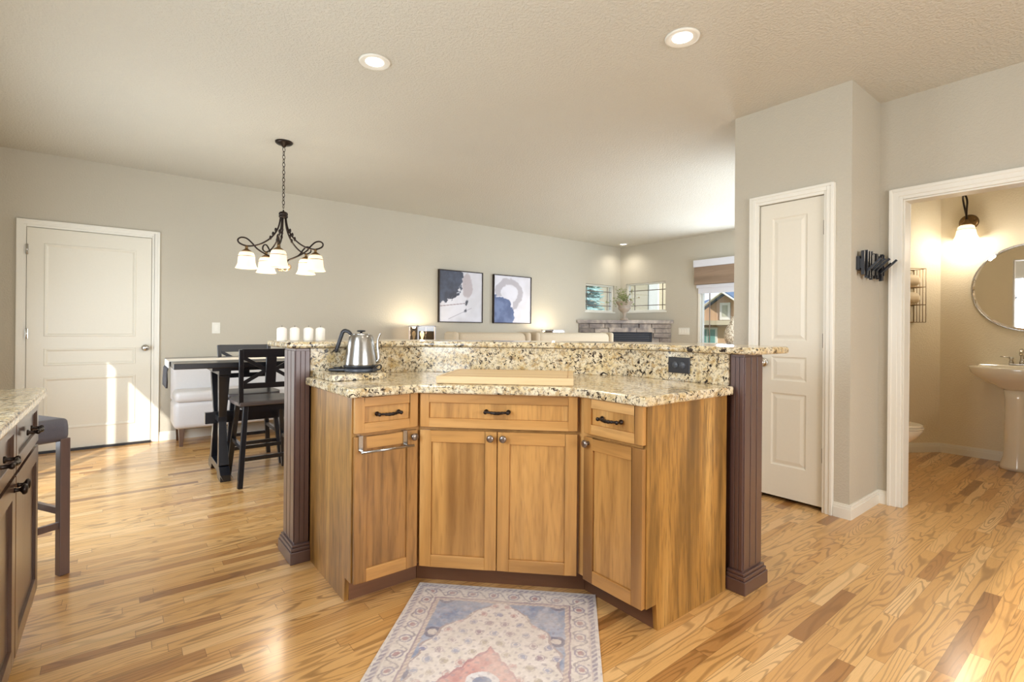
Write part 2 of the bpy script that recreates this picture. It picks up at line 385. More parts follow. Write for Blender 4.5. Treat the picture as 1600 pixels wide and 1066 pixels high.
# ------------------------------------------------------------------ the room
g = G(); g.box(-.95, 7.65, -2.75, 6.4, -.12, 0); struct('floor', g, 'floor')
g = G(); g.box(-.95, 7.65, -2.75, 6.4, CH, CH + .12); struct('ceiling', g, 'ceil')
def wall_with_holes(name, axis, c0, c1, a0, a1, holes, mat='wall', z1=CH):
    """wall slab between c0..c1 on the axis it faces, spanning a0..a1 along, with holes (h0,h1,z0,z1)"""
    g = G()
    def b(u0, u1, z0, zz):
        if u1 - u0 < 1e-4 or zz - z0 < 1e-4: return
        if axis == 'x': g.box(c0, c1, u0, u1, z0, zz)
        else: g.box(u0, u1, c0, c1, z0, zz)
    cur = a0
    for h0, h1, hz0, hz1 in sorted(holes):
        b(cur, h0, 0, z1); b(h0, h1, 0, hz0); b(h0, h1, hz1, z1); cur = h1
    b(cur, a1, 0, z1)
    return struct(name, g, mat)
wall_with_holes('wall_back', 'y', 6.24, 6.38, -.95, 7.65, [(6.57, 7.35, 1.505, 2.0)])
wall_with_holes('wall_right', 'x', 7.52, 7.65, 1.9, 6.24, [(5.235, 6.105, 1.51, 2.035), (3.0, 4.585, .3, 2.0)])
wall_with_holes('wall_left', 'x', -.95, -.83, -2.75, 6.24, [(.35, 2.0, 1.12, 2.05), (3.70, 4.84, .03, 2.05)])
wall_with_holes('wall_front', 'y', -2.75, -2.62, -.83, 4.25, [(.4, 2.8, .95, 2.1)])
# pantry closet: wall with its door, its side, and the wall behind
wall_with_holes('wall_pantry', 'x', 3.58, 3.68, 1.15, 1.903, [(1.30, 1.722, 0, 2.055)])
g = G(); g.box(3.68, 4.10, 1.15, 1.25, 0, CH); struct('wall_pantry_side', g, 'wall')
g = G(); g.box(3.68, 7.65, 1.803, 1.903, 0, CH); struct('wall_living_side', g, 'wall')
wall_with_holes('wall_bath_front', 'x', 4.10, 4.22, -2.62, 1.25, [(.25, 1.02, 0, 2.05)])
g = G(); g.box(6.33, 6.43, -.6, 1.803, 0, CH); struct('wall_bath_back', g, 'bathwall')
g = G(); g.box(4.22, 6.33, -.72, -.6, 0, CH); struct('wall_bath_right', g, 'bathwall')
g = G(); g.box(4.22, 4.225, -.6, .25, 0, CH); g.box(4.22, 4.225, 1.02, 1.803, 0, CH); g.box(4.22, 4.225, .25, 1.02, 2.05, CH); g.box(4.22, 6.33, 1.798, 1.803, 0, CH); struct('wall_bath_lining', g, 'bathwall')
g = G(); g.prism([(6.33, 1.27), (6.33, 1.80), (5.545, 1.80), (5.53, 1.825 - .003)], 0, CH); struct('wall_bath_angled', g, 'bathwall')

def baseboard(name, segs):
    """segs: list of ((x,y),(x,y),(nx,ny)) with the normal into the room"""
    g = G()
    for (x0, y0), (x1, y1), (nx, ny) in segs:
        for t, z0, z1 in ((.014, 0, .062), (.010, .062, .078), (.006, .078, .09)):
            g.prism([(x0, y0), (x1, y1), (x1 + nx * t, y1 + ny * t), (x0 + nx * t, y0 + ny * t)], z0, z1)
    return struct(name, g, 'white')
baseboard('baseboard_back', [((-.83, 6.24), (-.715, 6.24), (0, -1)), ((.33, 6.24), (6.4, 6.24), (0, -1))])
baseboard('baseboard_left', [((-.83, 6.24), (-.83, 4.88), (1, 0)), ((-.83, 3.66), (-.83, 2.75), (1, 0))])
baseboard('baseboard_right', [((7.52, 5.1), (7.52, 1.9), (-1, 0))])
baseboard('baseboard_pantry', [((3.58, 1.137), (3.58, 1.237), (-1, 0)), ((3.58, 1.15), (4.10, 1.15), (0, -1)), ((4.10, 1.15), (4.10, 1.09), (-1, 0)), ((3.58, 1.79), (3.58, 1.9), (-1, 0))])
k = .8217; 
baseboard('baseboard_bath', [((6.33, 1.268), (6.33, -.6), (-1, 0)), ((6.33, 1.268), (5.53, 1.82), (-.568, -.823)), ((5.55, 1.798), (4.23, 1.798), (0, -1))])

def casing(g, axis, c, sgn, a0, a1, z1, w=.065):
    """door casing round an opening a0..a1 x 0..z1 on the wall face at c"""
    for t, i0, i1 in ((.012, 0, w), (.019, w * .3, w), (.024, w * .72, w)):
        def b(u0, u1, z0, zz):
            p, q = sorted((c, c + sgn * t))
            if axis == 'x': g.box(p, q, u0, u1, z0, zz)
            else: g.box(u0, u1, p, q, z0, zz)
        b(a0 - i1, a0 - i0, 0, z1 + i1); b(a1 + i0, a1 + i1, 0, z1 + i1); b(a0 - i0, a1 + i0, z1 + i0, z1 + i1)
def panel_door(name, w, h, panels, t=.04, matn='doorw', raised=True):
    """door leaf in x 0..w, front face at y=0 looking to -y; panels: (x0,x1,z0,z1)"""
    g = G(); g.box(0, w, .006, t, 0, h)
    xs = sorted({0, w} | {p[0] for p in panels} | {p[1] for p in panels})
    zs = sorted({0, h} | {p[2] for p in panels} | {p[3] for p in panels})
    for i in range(len(xs) - 1):
        for j in range(len(zs) - 1):
            cx, cz = (xs[i] + xs[i + 1]) / 2, (zs[j] + zs[j + 1]) / 2
            if not any(p[0] < cx < p[1] and p[2] < cz < p[3] for p in panels): g.box(xs[i], xs[i + 1], 0, .006, zs[j], zs[j + 1])
    for x0, x1, z0, z1 in panels:       # moulding ring and raised field
        for (o, d0, o2, d1) in ((0, 0, .012, -.004), (.012, -.004, .022, .005)) if not raised else ((0, 0, .010, .010),):
            pass
        def ring(o1, y1, o2, y2):
            A = [(x0 + o1, y1, z0 + o1), (x1 - o1, y1, z0 + o1), (x1 - o1, y1, z1 - o1), (x0 + o1, y1, z1 - o1)]
            B = [(x0 + o2, y2, z0 + o2), (x1 - o2, y2, z0 + o2), (x1 - o2, y2, z1 - o2), (x0 + o2, y2, z1 - o2)]
            a = [g._v(p) for p in A]; b = [g._v(p) for p in B]
            for i in range(4): g._f([a[i], a[(i + 1) % 4], b[(i + 1) % 4], b[i]])
        if raised:
            ring(0, 0, .010, .0055); ring(.010, .0055, .018, .0055); ring(.018, .0055, .038, .0012)
            g.box(x0 + .038, x1 - .038, .0012, .006, z0 + .038, z1 - .038)
        else:
            ring(0, 0, .004, -.007); ring(.004, -.007, .014, -.007); ring(.014, -.007, .028, .003)
            g.box(x0 + .028, x1 - .028, .003, .0062, z0 + .028, z1 - .028)
    return g
def knob_set(g, x, z, y=0.0):
    g.lathe([(0, 0), (.032, 0), (.032, .006), (.026, .010), (.012, .012), (.011, .036), (.016, .04), (.027, .046), (.030, .056), (.027, .066), (.016, .071), (0, .072)], (x, y, z), 24, ax=(0, -1, 0))
def hinge(g, x, z, y=-.002):
    g.box(x - .008, x + .010, y - .002, y + .004, z - .045, z + .045); g.tube([(x, y - .005, z - .047), (x, y - .005, z + .047)], .006, 8)

# door to the garage in the back wall
g = G(); casing(g, 'y', 6.24, -1, -.655, .262, 2.058); struct('trim_1', g, 'white', bevel=.003)
d1 = bpy.data.objects.new('door_1', None); COL.objects.link(d1); d1.location = (-.650, 6.222, .022); d1['kind'] = 'structure'
w = .908
panel_door('l', w, 2.028, [(.115, .785, 1.045, 1.895), (.115, .785, .775, .935), (.115, .785, .185, .665)], raised=False, t=.016).obj('door_panel', 'doorw', d1)
g = G(); knob_set(g, .862, .93); g.obj('door_handle', 'nickel', d1)
for z in (1.83, 1.07, .22): g = G(); hinge(g, 0, z); g.obj('hinge', 'nickel', d1)
g = G(); g.box(-.655, .262, 6.20, 6.24, 0, .020); struct('trim_2', g, 'plast')

# pantry door
g = G(); casing(g, 'x', 3.58, -1, 1.302, 1.720, 2.056, .062); struct('trim_3', g, 'white', bevel=.003)
d2 = bpy.data.objects.new('door_2', None); COL.objects.link(d2); d2.location = (3.590, 1.717, .028); d2.rotation_euler = (0, 0, -PI / 2); d2['kind'] = 'structure'
w = .412
panel_door('p', w, 2.024, [(.083, .310, 1.075, 1.925), (.083, .310, .80, .965), (.083, .310, .215, .715)], matn='doorp').obj('door_panel', 'doorp', d2)
g = G(); knob_set(g, .028, .92); g.obj('door_handle', 'nickel', d2)
for z in (1.815, 1.08, .335): g = G(); hinge(g, w + .002, z); g.obj('hinge', 'pewter', d2)

# bath doorway
g = G(); casing(g, 'x', 4.10, -1, .25, 1.02, 2.05, .072)
g.box(4.10, 4.22, 1.008, 1.02, 0, 2.05); g.box(4.10, 4.22, .25, .262, 0, 2.05); g.box(4.10, 4.22, .262, 1.008, 2.038, 2.05)
struct('trim_4', g, 'white', bevel=.003)

# corner windows with prairie bars
def window(name, axis, c, out, a0, a1, z0, z1, bars_a, bars_z, matf='white'):
    e = bpy.data.objects.new(name, None); COL.objects.link(e); e['kind'] = 'structure'
    def bx(g, u0, u1, d0, d1, zz0, zz1):
        p, q = sorted((c + out * d0, c + out * d1))
        if axis == 'x': g.box(p, q, u0, u1, zz0, zz1)
        else: g.box(u0, u1, p, q, zz0, zz1)
    f = .03; g = G()
    bx(g, a0, a0 + f, .04, .10, z0, z1); bx(g, a1 - f, a1, .04, .10, z0, z1); bx(g, a0 + f, a1 - f, .04, .10, z0, z0 + f); bx(g, a0 + f, a1 - f, .04, .10, z1 - f, z1)
    g.obj('frame', matf, e)
    g = G(); bx(g, a0, a1, .069, .072, z0, z1); g.obj('pane', 'glass', e)
    if bars_a or bars_z:
        g = G()
        for a in bars_a: bx(g, a - .007, a + .007, .060, .068, z0 + f, z1 - f)
        for z in bars_z: bx(g, a0 + f, a1 - f, .0595, .0675, z - .007, z + .007)
        g.obj('muntin', 'pewter', e)
    return e
window('window_1', 'y', 6.24, 1, 6.57, 7.35, 1.505, 2.0, (6.66, 7.22), (1.62, 1.88))
window('window_2', 'x', 7.52, 1, 5.235, 6.105, 1.51, 2.035, (5.34, 5.95), (1.625, 1.90))
window('window_3', 'x', 7.52, 1, 3.0, 4.585, .3, 2.0, (4.44, 3.15), ())
window('window_4', 'x', -.83, -1, .35, 2.0, 1.12, 2.05, (1.175,), ())
window('window_5', 'y', -2.62, -1, .4, 2.8, .95, 2.1, (1.2, 2.0), ())
e = window('window_6', 'x', -.83, -1, 3.70, 4.84, .03, 2.05, (), ())
g = G(); g.box(-.91, -.89, 4.425, 4.575, .06, 1.84); g.obj('stile', 'white', e)
g = G(); g.box(-.92, -.895, 3.73, 4.81, 1.84, 2.02); g.obj('head_panel', 'white', e)
# sills and picture casings
g = G(); g.box(6.55, 7.37, 6.235, 6.30, 1.485, 1.508); struct('trim_5', g, 'white')
g = G(); g.box(7.515, 7.58, 5.215, 6.125, 1.49, 1.513); struct('trim_6', g, 'white')
g = G(); g.box(7.49, 7.53, 2.95, 4.60, .955, .975); g.box(7.505, 7.535, 4.56, 4.60, .3, 2.0); struct('trim_7', g, 'white')

# ------------------------------------------------------------------ window dressings (living room)
def bar_x(name, x0, x1, y0, y1, z0, z1, mat, label, cat):
    g = G(); g.box(x0, x1, y0, y1, z0, z1); return tag(g.obj(name, mat, bevel=.004), label, cat)
t = thing('window_valance', 'box valance with a rustic wood board between white strips above the tall window', 'valance', (7.5, 3.8, 1.86))
g = G(inv(t)); g.box(7.40, 7.505, 2.9, 4.63, 2.205, 2.318); g.obj('cornice', 'blind', t, bevel=.004)
g = G(inv(t)); g.box(7.42, 7.505, 2.92, 4.625, 1.92, 2.204); g.obj('board', 'valance', t, bevel=.003)
t = thing('roller_blind', 'white rolled up blind under the wooden valance', 'blind', (7.47, 3.8, 1.78))
g = G(inv(t)); g.box(7.45, 7.50, 2.98, 4.60, 1.865, 1.915); g.obj('headrail', 'blind', t)
g = G(inv(t)); g.box(7.475, 7.485, 2.99, 4.58, 1.775, 1.87); g.obj('fabric', 'blind', t)

# ------------------------------------------------------------------ kitchen cabinets
def shaker(g, x0, x1, z0, z1, fr, y=0.0, t=.02, rec=.009):
    """mat 0 stiles, 1 rails, 2 panel"""
    g.box(x0, x0 + fr, y, y + t, z0, z1, 0); g.box(x1 - fr, x1, y, y + t, z0, z1, 0)
    g.box(x0 + fr, x1 - fr, y, y + t, z0, z0 + fr, 1); g.box(x0 + fr, x1 - fr, y, y + t, z1 - fr, z1, 1)
    g.box(x0 + fr, x1 - fr, y + rec, y + t - .001, z0 + fr, z1 - fr, 2)
def pull(x, z, L=.098, y=0.0):
    g = G()
    for s in (-1, 1):
        g.lathe([(0, 0), (.010, 0), (.010, .004), (.006, .007), (.005, .022), (.008, .026), (.0085, .03), (.006, .034), (0, .035)], (x + s * L / 2, y, z), 12, ax=(0, -1, 0))
    pts = spline([(x - L / 2, y - .027, z), (x - L * .36, y - .028, z + .0005), (x - L * .2, y - .031, z - .001), (x, y - .033, z - .002), (x + L * .2, y - .031, z - .001), (x + L * .36, y - .028, z + .0005), (x + L / 2, y - .027, z)], 4)
    n = len(pts); g.tube(pts, [.0042 + .0032 * math.sin(PI * i / (n - 1)) ** 2 + .0008 * math.sin(i * 1.9) for i in range(n)], 10)
    return g
def round_knob(x, z, y=0.0):
    g = G(); g.lathe([(0, 0), (.008, 0), (.006, .004), (.0055, .012), (.010, .016), (.0155, .019), (.0165, .024), (.013, .029), (.006, .0305), (0, .031)], (x, y, z), 18, ax=(0, -1, 0)); return g
WM = ('woodv', 'woodh', 'woodp')
def base_cabinet(label, origin, rz, w, body_world, toe, dw, door_knobs, mats=WM, side=None, dz=(.105, .713), drz=(.728, .877), knobm='pewter', pullm='bronze', doors=1, dmats=None, gap=.004, frd=.052, frw=.040, toemat='toe', group=None, knob_z=.688, bodymat='woodv'):
    t = thing('base_cabinet', label, 'cabinet', origin, rz, group)
    g = G(inv(t)); g.prism(body_world, dz[0], .878); g.obj('carcass', bodymat, t)
    if toe: g = G(inv(t)); g.prism(toe, 0, dz[0]); g.obj('toe_kick', toemat, t)
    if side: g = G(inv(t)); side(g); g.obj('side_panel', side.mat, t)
    x0, x1 = dw
    g = G(); shaker(g, x0, x1, drz[0], drz[1], frw); dr = g.obj('drawer', mats, t, bevel=.0015, seg=1)
    pull((x0 + x1) / 2, (drz[0] + drz[1]) / 2 + .001).obj('handle', pullm, dr)
    n = doors; ww = (x1 - x0 - (n - 1) * gap) / n
    for i in range(n):
        a = x0 + i * (ww + gap)
        g = G(); shaker(g, a, a + ww, dz[0], dz[1], frd); do = g.obj('door', dmats or mats, t, bevel=.0015, seg=1)
        kx = a + ww - .026 if door_knobs[i] == 'r' else a + .026
        round_knob(kx, knob_z).obj('knob', knobm, do)
    return t
GI = None
# left wing: faces -Y
def sideL(g):      # end panel with toe notch, x .762-.782, spans Y
    pts = [(2.115, 0), (2.60, 0), (2.60, .878), (2.041, .878), (2.041, .105), (2.105, .105)]
    a = [(.762, y, z) for y, z in pts]; b = [(.781, y, z) for y, z in pts]
    g.hexa(a, b)
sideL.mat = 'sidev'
cabL = base_cabinet('honey wood corner island cabinet whose door wears the steel towel bar', (.764, 2.02, 0), 0, .30,
    [(.782, 2.041), (1.072, 2.041), (1.072, 2.60), (.782, 2.60)], [(.782, 2.112), (1.1, 2.112), (1.1, 2.55), (.782, 2.55)], (.004, .292), ['r'], side=sideL, dmats=('woodd', 'woodh', 'woodd'))
# diagonal centre: plane X+Y = 3.075
o = Vector((1.058, 2.017)); wdi = (Vector((1.560, 1.515)) - o).length
cabC = base_cabinet('double-door honey wood cabinet with one wide drawer under the cutting board', (o.x, o.y, 0), -PI / 4, wdi,
    [(1.074, 2.043), (1.583, 1.534), (2.15, 1.534), (2.15, 1.76), (1.31, 2.60), (1.074, 2.60)],
    [(1.102, 2.112), (1.652, 1.562), (2.10, 1.562), (2.10, 1.70), (1.28, 2.55), (1.102, 2.55)], (.006, wdi - .006), ['r', 'l'], doors=2)
# right wing: faces -X
def sideR(g):
    pts = [(1.652, 0), (2.155, 0), (2.155, .878), (1.581, .878), (1.581, .105), (1.642, .105)]
    g.hexa([(x, 1.175, z) for x, z in pts], [(x, 1.194, z) for x, z in pts])
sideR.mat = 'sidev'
cabR = base_cabinet('single-door honey wood island cabinet with the streaked wood side panel', (1.560, 1.490, 0), -PI / 2, .31,
    [(1.581, 1.195), (2.155, 1.195), (2.155, 1.532), (1.581, 1.532)], [(1.652, 1.195), (2.1, 1.195), (2.1, 1.56), (1.652, 1.56)], (.003, .309), ['l'], side=sideR)

# over-the-door towel bar
t = thing('towel_bar', 'brushed steel towel bar hooked over the left island door', 'towel rail', (.785, 2.018, .65))
for x in (.792, .992):
    g = G(inv(t)); g.box(x - .009, x + .009, 2.0145, 2.0165, .655, .7155); g.box(x - .009, x + .009, 2.0145, 2.038, .7155, .7175); g.box(x - .007, x + .007, 1.985, 2.0145, .655, .659)
    g.obj('hook', 'steel', t)
g = G(inv(t)); g.tube([(.782, 1.985, .655), (1.020, 1.985, .655)], .0055, 12); g.obj('bar', 'steel', t)

# knee wall behind the counter carrying the raised bar
t = thing('bar_wall', 'brown painted half wall with end posts carrying the raised bar', 'half wall', (1.6, 2.2, 0))
g = G(inv(t)); g.prism([(.762, 2.648), (1.335, 2.648), (2.198, 1.785), (2.198, 1.182), (2.36, 1.182), (2.36, 1.85), (1.40, 2.81), (.762, 2.81)], 0, 1.061); g.obj('wall_core', 'brownpost', t)
def post(x0, x1, y0, y1, face, tname='post'):
    g = G(inv(t)); g.box(x0 + .004, x1 - .004, y0 + .004, y1 - .004, .0, 1.061)
    # fluted strips on each outer face
    for (a, b, c, kk) in face:
        n = 3
        for i in range(n):
            s0 = a + (b - a) * (i + .05) / n; s1 = a + (b - a) * (i + .95) / n
            if kk == 'y': g.box(s0, s1, c, c + .0041, .10, 1.05)
            elif kk == 'x': g.box(c, c + .0041, s0, s1, .10, 1.05)
            elif kk == 'X': g.box(c - .0041, c, s0, s1, .10, 1.05)
    p = g.obj('post', 'brownpost', t, bevel=.0012, seg=1)
    g = G(inv(t))
    for d, z0, z1 in ((.019, 0, .06), (.014, .06, .078), (.008, .078, .092)): g.box(x0 - d, x1 + (d if x1 > 2 else .0), y0 - d, y1 + (d if y1 > 2 else 0), z0, z1)
    g.obj('plinth', 'brownpost', p, bevel=.003)
post(.686, .7615, 2.606, 2.81, [(.69, .758, 2.606, 'y'), (2.612, 2.806, .686, 'x')])
post(2.185, 2.36, 1.110, 1.1815, [(2.19, 2.355, 1.110, 'y'), (1.115, 1.172, 2.185, 'x')])

# granite: backsplash, counter, raised bar
g = G(); SP = [(.765, 2.625), (1.3255, 2.625), (2.175, 1.7755), (2.175, 1.182), (2.195, 1.182), (2.195, 1.784), (1.334, 2.645), (.765, 2.645)]
g.prism(SP, .919, 1.0605)
tag(g.obj('granite_backsplash', 'granite', bevel=.001, seg=1), 'cream granite backsplash standing between the counter and the raised bar', 'backsplash')
g = G(); g.prism([(.735, 2.012), (.752, 1.995), (1.047, 1.995), (1.5345, 1.5075), (1.535, 1.150), (2.172, 1.150), (2.172, 1.1815), (2.183, 1.182), (2.1955, 1.19), (2.1955, 1.784), (1.334, 2.6455), (.7645, 2.6455), (.7645, 2.604), (.735, 2.604)], .8795, .9185)
tag(g.obj('granite_countertop', 'granite', bevel=.013, seg=3), 'speckled cream granite worktop on the honey wood island', 'worktop')
g = G(); g.prism([(.645, 2.600), (1.315, 2.600), (2.15, 1.765), (2.15, 1.045), (2.47, 1.045), (2.545, 1.085), (2.56, 1.16), (2.56, 1.935), (1.485, 3.01), (.645, 3.01)], 1.0625, 1.0945)
tag(g.obj('granite_bar_top', 'granite', bevel=.012, seg=3), 'raised speckled granite bar top above the backsplash', 'worktop')

# outlet
t = thing('wall_outlet', 'black double power outlet in the granite backsplash', 'outlet', (2.173, 1.431, .996), -PI / 2)
g = G(); g.box(-.060, .060, -.006, 0, -.039, .039); g.obj('cover_plate', 'plast', t, bevel=.003)
for s in (-1, 1):
    g = G(); g.lathe([(0, 0), (.017, 0), (.016, .003), (0, .003)], (s * .020, -.006, 0), 20, ax=(0, -1, 0)); so = g.obj('socket', 'plast2', t)
    g = G(); g.box(s * .02 - .006, s * .02 - .0, -.0098, -.0088, .004, .0065); g.box(s * .02 - .006, s * .02 - .0, -.0098, -.0088, -.0065, -.004); g.ball((s * .02 + .008, -.009, 0), .0022); g.obj('slot', 'plast', so)

# granite slab, kettle and its base
tag(G().box(.770, 1.035, 2.315, 2.600, .9190, .9480).obj('granite_slab', 'granite', bevel=.003), 'small granite slab under the kettle at the end of the counter', 'trivet')
kc = Vector((.962, 2.455)); LD = Vector((-.7865, .6176))   # direction pointing left in the picture
t = thing('kettle_base', 'black electric heating base under the steel kettle', 'kettle base', (kc.x, kc.y, .9485), math.atan2(LD.y, LD.x))
g = G(); g.lathe([(.078, 0), (.083, .004), (.083, .012), (.074, .019), (0, .019)], (0, 0, 0), 32); g.obj('plate', 'plast2', t)
g = G(); g.pillow(.05, .150, -.046, .046, .0005, .017, .012); g.lathe([(.022, .015), (.022, .021), (0, .021)], (.115, 0, 0), 20); g.obj('control_panel', 'plast', t)
g = G(); g.tube(spline([(-.078, 0, .008), (-.098, .0, .012), (-.104, .01, .03), (-.095, .03, .034), (-.08, .05, .02), (-.075, .068, .006)], 5), .0035, 8); g.obj('cord', 'plast', t)
t = thing('gooseneck_kettle', 'brushed steel gooseneck kettle with a black handle', 'kettle', (kc.x, kc.y, .968), math.atan2(LD.y, LD.x))
g = G(); g.lathe([(.074, .002), (.0825, .014), (.0815, .02), (.078, .05), (.0715, .09), (.0645, .125), (.059, .152), (.054, .162), (.050, .165), (0, .165)], (0, 0, 0), 40); g.obj('body', 'steel', t)
g = G(); g.lathe([(.070, 0), (.0835, .002), (.0845, .013), (.082, .0142), (0, .0142)], (0, 0, 0), 36); g.obj('heating_foot', 'plast', t)
g = G(); g.lathe([(.0, .165), (.044, .1655), (.040, .170), (0, .171)], (0, 0, 0), 28); g.lathe([(.006, .17), (.006, .178), (.020, .180), (.022, .184), (.018, .187), (0, .188)], (0, 0, 0), 24, mi=1); g.obj('lid', ['steel', 'plast'], t)
g = G(); hp = spline([(.050, 0, .165), (.062, 0, .178), (.078, 0, .184), (.092, 0, .178), (.103, 0, .15), (.114, 0, .118), (.124, 0, .088)], 5); nn = len(hp)
g.tube(hp, [.008 + .004 * min(1, i / nn * 2) for i in range(nn)], 12, sq=.75); g.ball((.125, 0, .084), .0095); g.obj('handle', 'plast', t)
g = G(); sp = spline([(-.072, 0, .030), (-.086, 0, .036), (-.088, 0, .06), (-.083, 0, .1), (-.084, 0, .135), (-.092, 0, .160), (-.098, 0, .172)], 6); nn = len(sp)
g.tube(sp, [.0085 - .0045 * i / nn for i in range(nn)], 10); g.obj('spout', 'steel', t)

# cutting board
t = thing('cutting_board', 'thick maple cutting board lying on the island worktop', 'cutting board', (1.346, 1.772, .9190), -PI / 4)
g = G(); g.box(-.308, .308, .0, .43, 0, .033); g.obj('block', 'maple', t, bevel=.004)
g = G(); 
for a in ((-.285, .285, .022, .028), (-.285, .285, .402, .408), (-.285, -.279, .028, .402), (.279, .285, .028, .402)): g.box(a[0], a[1], a[2], a[3], .0328, .0335)
g.obj('groove', 'woodp', t)

# candles on the bar
cg = 'white pillar candles on the bar'
c0 = None; CX = [(.683, 2.850), (.743, 2.833), (.808, 2.812), (.866, 2.795)]
names = ['white pillar candle at the outer end of the bar row', 'white pillar candle, second from the outer end of the bar', 'white pillar candle, third from the outer end of the bar', 'white pillar candle of the row standing closest to the kettle']
for (x, y), lb in zip(CX, names):
    if c0 is None:
        t = thing('pillar_candle', lb, 'candle', (x, y, 1.0950), 0, cg)
        g = G(); g.lathe([(.0, 0), (.0235, 0), (.0245, .002), (.0245, .062), (.021, .068), (.010, .073), (0, .0735)], (0, 0, 0), 24); g.obj('wax', 'candle', t)
        g = G(); g.tube([(0, 0, .073), (.001, 0, .082)], .001, 6); g.obj('wick', 'plast', t)
        c0 = t
    else: dup(c0, (x, y, 1.0950), 0, lb)

# ------------------------------------------------------------------ peninsula cabinets at the left edge
gm = 'dark stained cabinets of the left counter'
def left_cab(label, y0, y1, end=None, kn=['r']):
    return base_cabinet(label, (-.245, y0, 0), PI / 2, y1 - y0, [(-.265, y0), (-.265, y1), (-.828, y1), (-.828, y0)], [(-.33, y0), (-.33, y1), (-.8, y1), (-.8, y0)],
        (.003, y1 - y0 - .003), kn, ('dkv', 'dkh', 'dkv'), end, (.135, .700), (.715, .877), 'bronze', 'bronze', 1, toemat='dkh', group=gm, frd=.058, frw=.04, bodymat='dkv', knob_z=.665)
def endL(g): g.box(-.828, -.262, 2.700, 2.716, .135, .878); g.box(-.828, -.330, 2.700, 2.716, .0, .135)
endL.mat = 'dkv'
left_cab('dark cabinet at the end of the left counter, beside the bar stool', 2.158, 2.70, endL, ['l'])
left_cab('dark cabinet cut by the left picture edge, one unit in from the end', 1.616, 2.152, None, ['r'])
left_cab('dark cabinet of the left counter, third unit from its end', 1.074, 1.610, None, ['l'])
g = G(); g.prism([(-.222, .9), (-.222, 2.715), (-.235, 2.732), (-.828, 2.732), (-.828, .9)], .8795, .9185)
tag(g.obj('granite_countertop', 'granite', bevel=.012, seg=3), 'granite worktop on the dark cabinets at the left edge', 'worktop')

# bar stool
t = thing('bar_stool', 'backless bar stool with grey padded seat behind the left counter', 'stool', (-.425, 3.14, 0))
g = G(); g.pillow(-.225, .215, -.175, .175, .625, .722, .03); 
for v in g.bm.verts:
    if v.co.z > .70: v.co.z += .016 * (v.co.x / .22) ** 2
g.obj('seat', 'greyfab', t)
for sx in (-1, 1):
    for sy in (-1, 1):
        g = G(); g.beam((sx * .198, sy * .148 + (0 if sy > 0 else 0), 0), (sx * .196, sy * .150, .64), .040, .040, (0, 1, 0)); g.obj('leg', 'stoolwood', t, bevel=.003)
for sy in (-1, 1): g = G(); g.box(-.180, .180, sy * .149 - .009, sy * .149 + .009, .22, .25); g.obj('stretcher', 'stoolwood', t)
for sx in (-1, 1): g = G(); g.box(sx * .197 - .009, sx * .197 + .009, -.133, .133, .28, .31); g.obj('stretcher', 'stoolwood', t)
t.location = (-.4455, 3.176, 0); t.rotation_euler = (0, 0, PI / 6)

# ------------------------------------------------------------------ dining set
t = thing('dining_table', 'black counter-height trestle dining table beneath the chandelier', 'table', (1.10, 4.60, 0))
g = G(); g.box(-.80, .80, -.455, .455, .868, .908); g.obj('tabletop', 'black', t, bevel=.005)
g = G(); g.box(-.55, .55, -.30, .30, .835, .867); g.obj('apron', 'black', t)
for s in (-1, 1):
    X = s * .46
    g = G()
    g.hexa([(X - .035, -.31, 0), (X + .035, -.31, 0), (X + .035, -.17, 0), (X - .035, -.17, 0)], [(X - .035, -.31, .05), (X + .035, -.31, .05), (X + .035, -.12, .06), (X - .035, -.12, .06)])
    g.hexa([(X - .035, .17, 0), (X + .035, .17, 0), (X + .035, .31, 0), (X - .035, .31, 0)], [(X - .035, .12, .06), (X + .035, .12, .06), (X + .035, .31, .05), (X - .035, .31, .05)])
    g.hexa([(X - .035, -.31, .05), (X + .035, -.31, .05), (X + .035, .31, .05), (X - .035, .31, .05)], [(X - .035, -.25, .10), (X + .035, -.25, .10), (X + .035, .25, .10), (X - .035, .25, .10)])
    g.box(X - .04, X + .04, -.26, .26, .80, .835)
    for s2 in (-1, 1):       # a waisted pair of posts
        g.beam((X, s2 * .20, .10), (X, s2 * .13, .45), .075, .07, (1, 0, 0), w2=.05, h2=.05)
        g.beam((X, s2 * .13, .45), (X, s2 * .20, .80), .05, .05, (1, 0, 0), w2=.07, h2=.075)
    g.box(X - .03, X + .03, -.16, .16, .43, .47)
    g.obj('trestle', 'black', t, bevel=.004)
g = G(); g.box(-.56, .56, -.022, .022, .40, .49); g.obj('stretcher', 'black', t, bevel=.003)
# runner
t = thing('table_runner', 'pale woven runner with dark tassels along the black dining table', 'table runner', (1.10, 4.60, .909))
g = G(); g.box(-.806, .806, -.17, .17, 0, .003); g.box(-.812, -.806, -.17, .17, -.05, .003); g.box(.806, .812, -.17, .17, -.05, .003); g.obj('cloth', 'runner', t)
for s in (-1, 1):
    for i in range(9):
        y = -.16 + i * .04; x = s * .812
        g = G(); g.tube([(x, y, -.045), (x + s * .006, y, -.06), (x + s * .008, y, -.075), (x + s * .008, y + .003, -.15), (x + s * .009, y, -.195)], [.003, .006, .004, .008, .007], 7)
        g.obj('tassel', 'tassel', t)

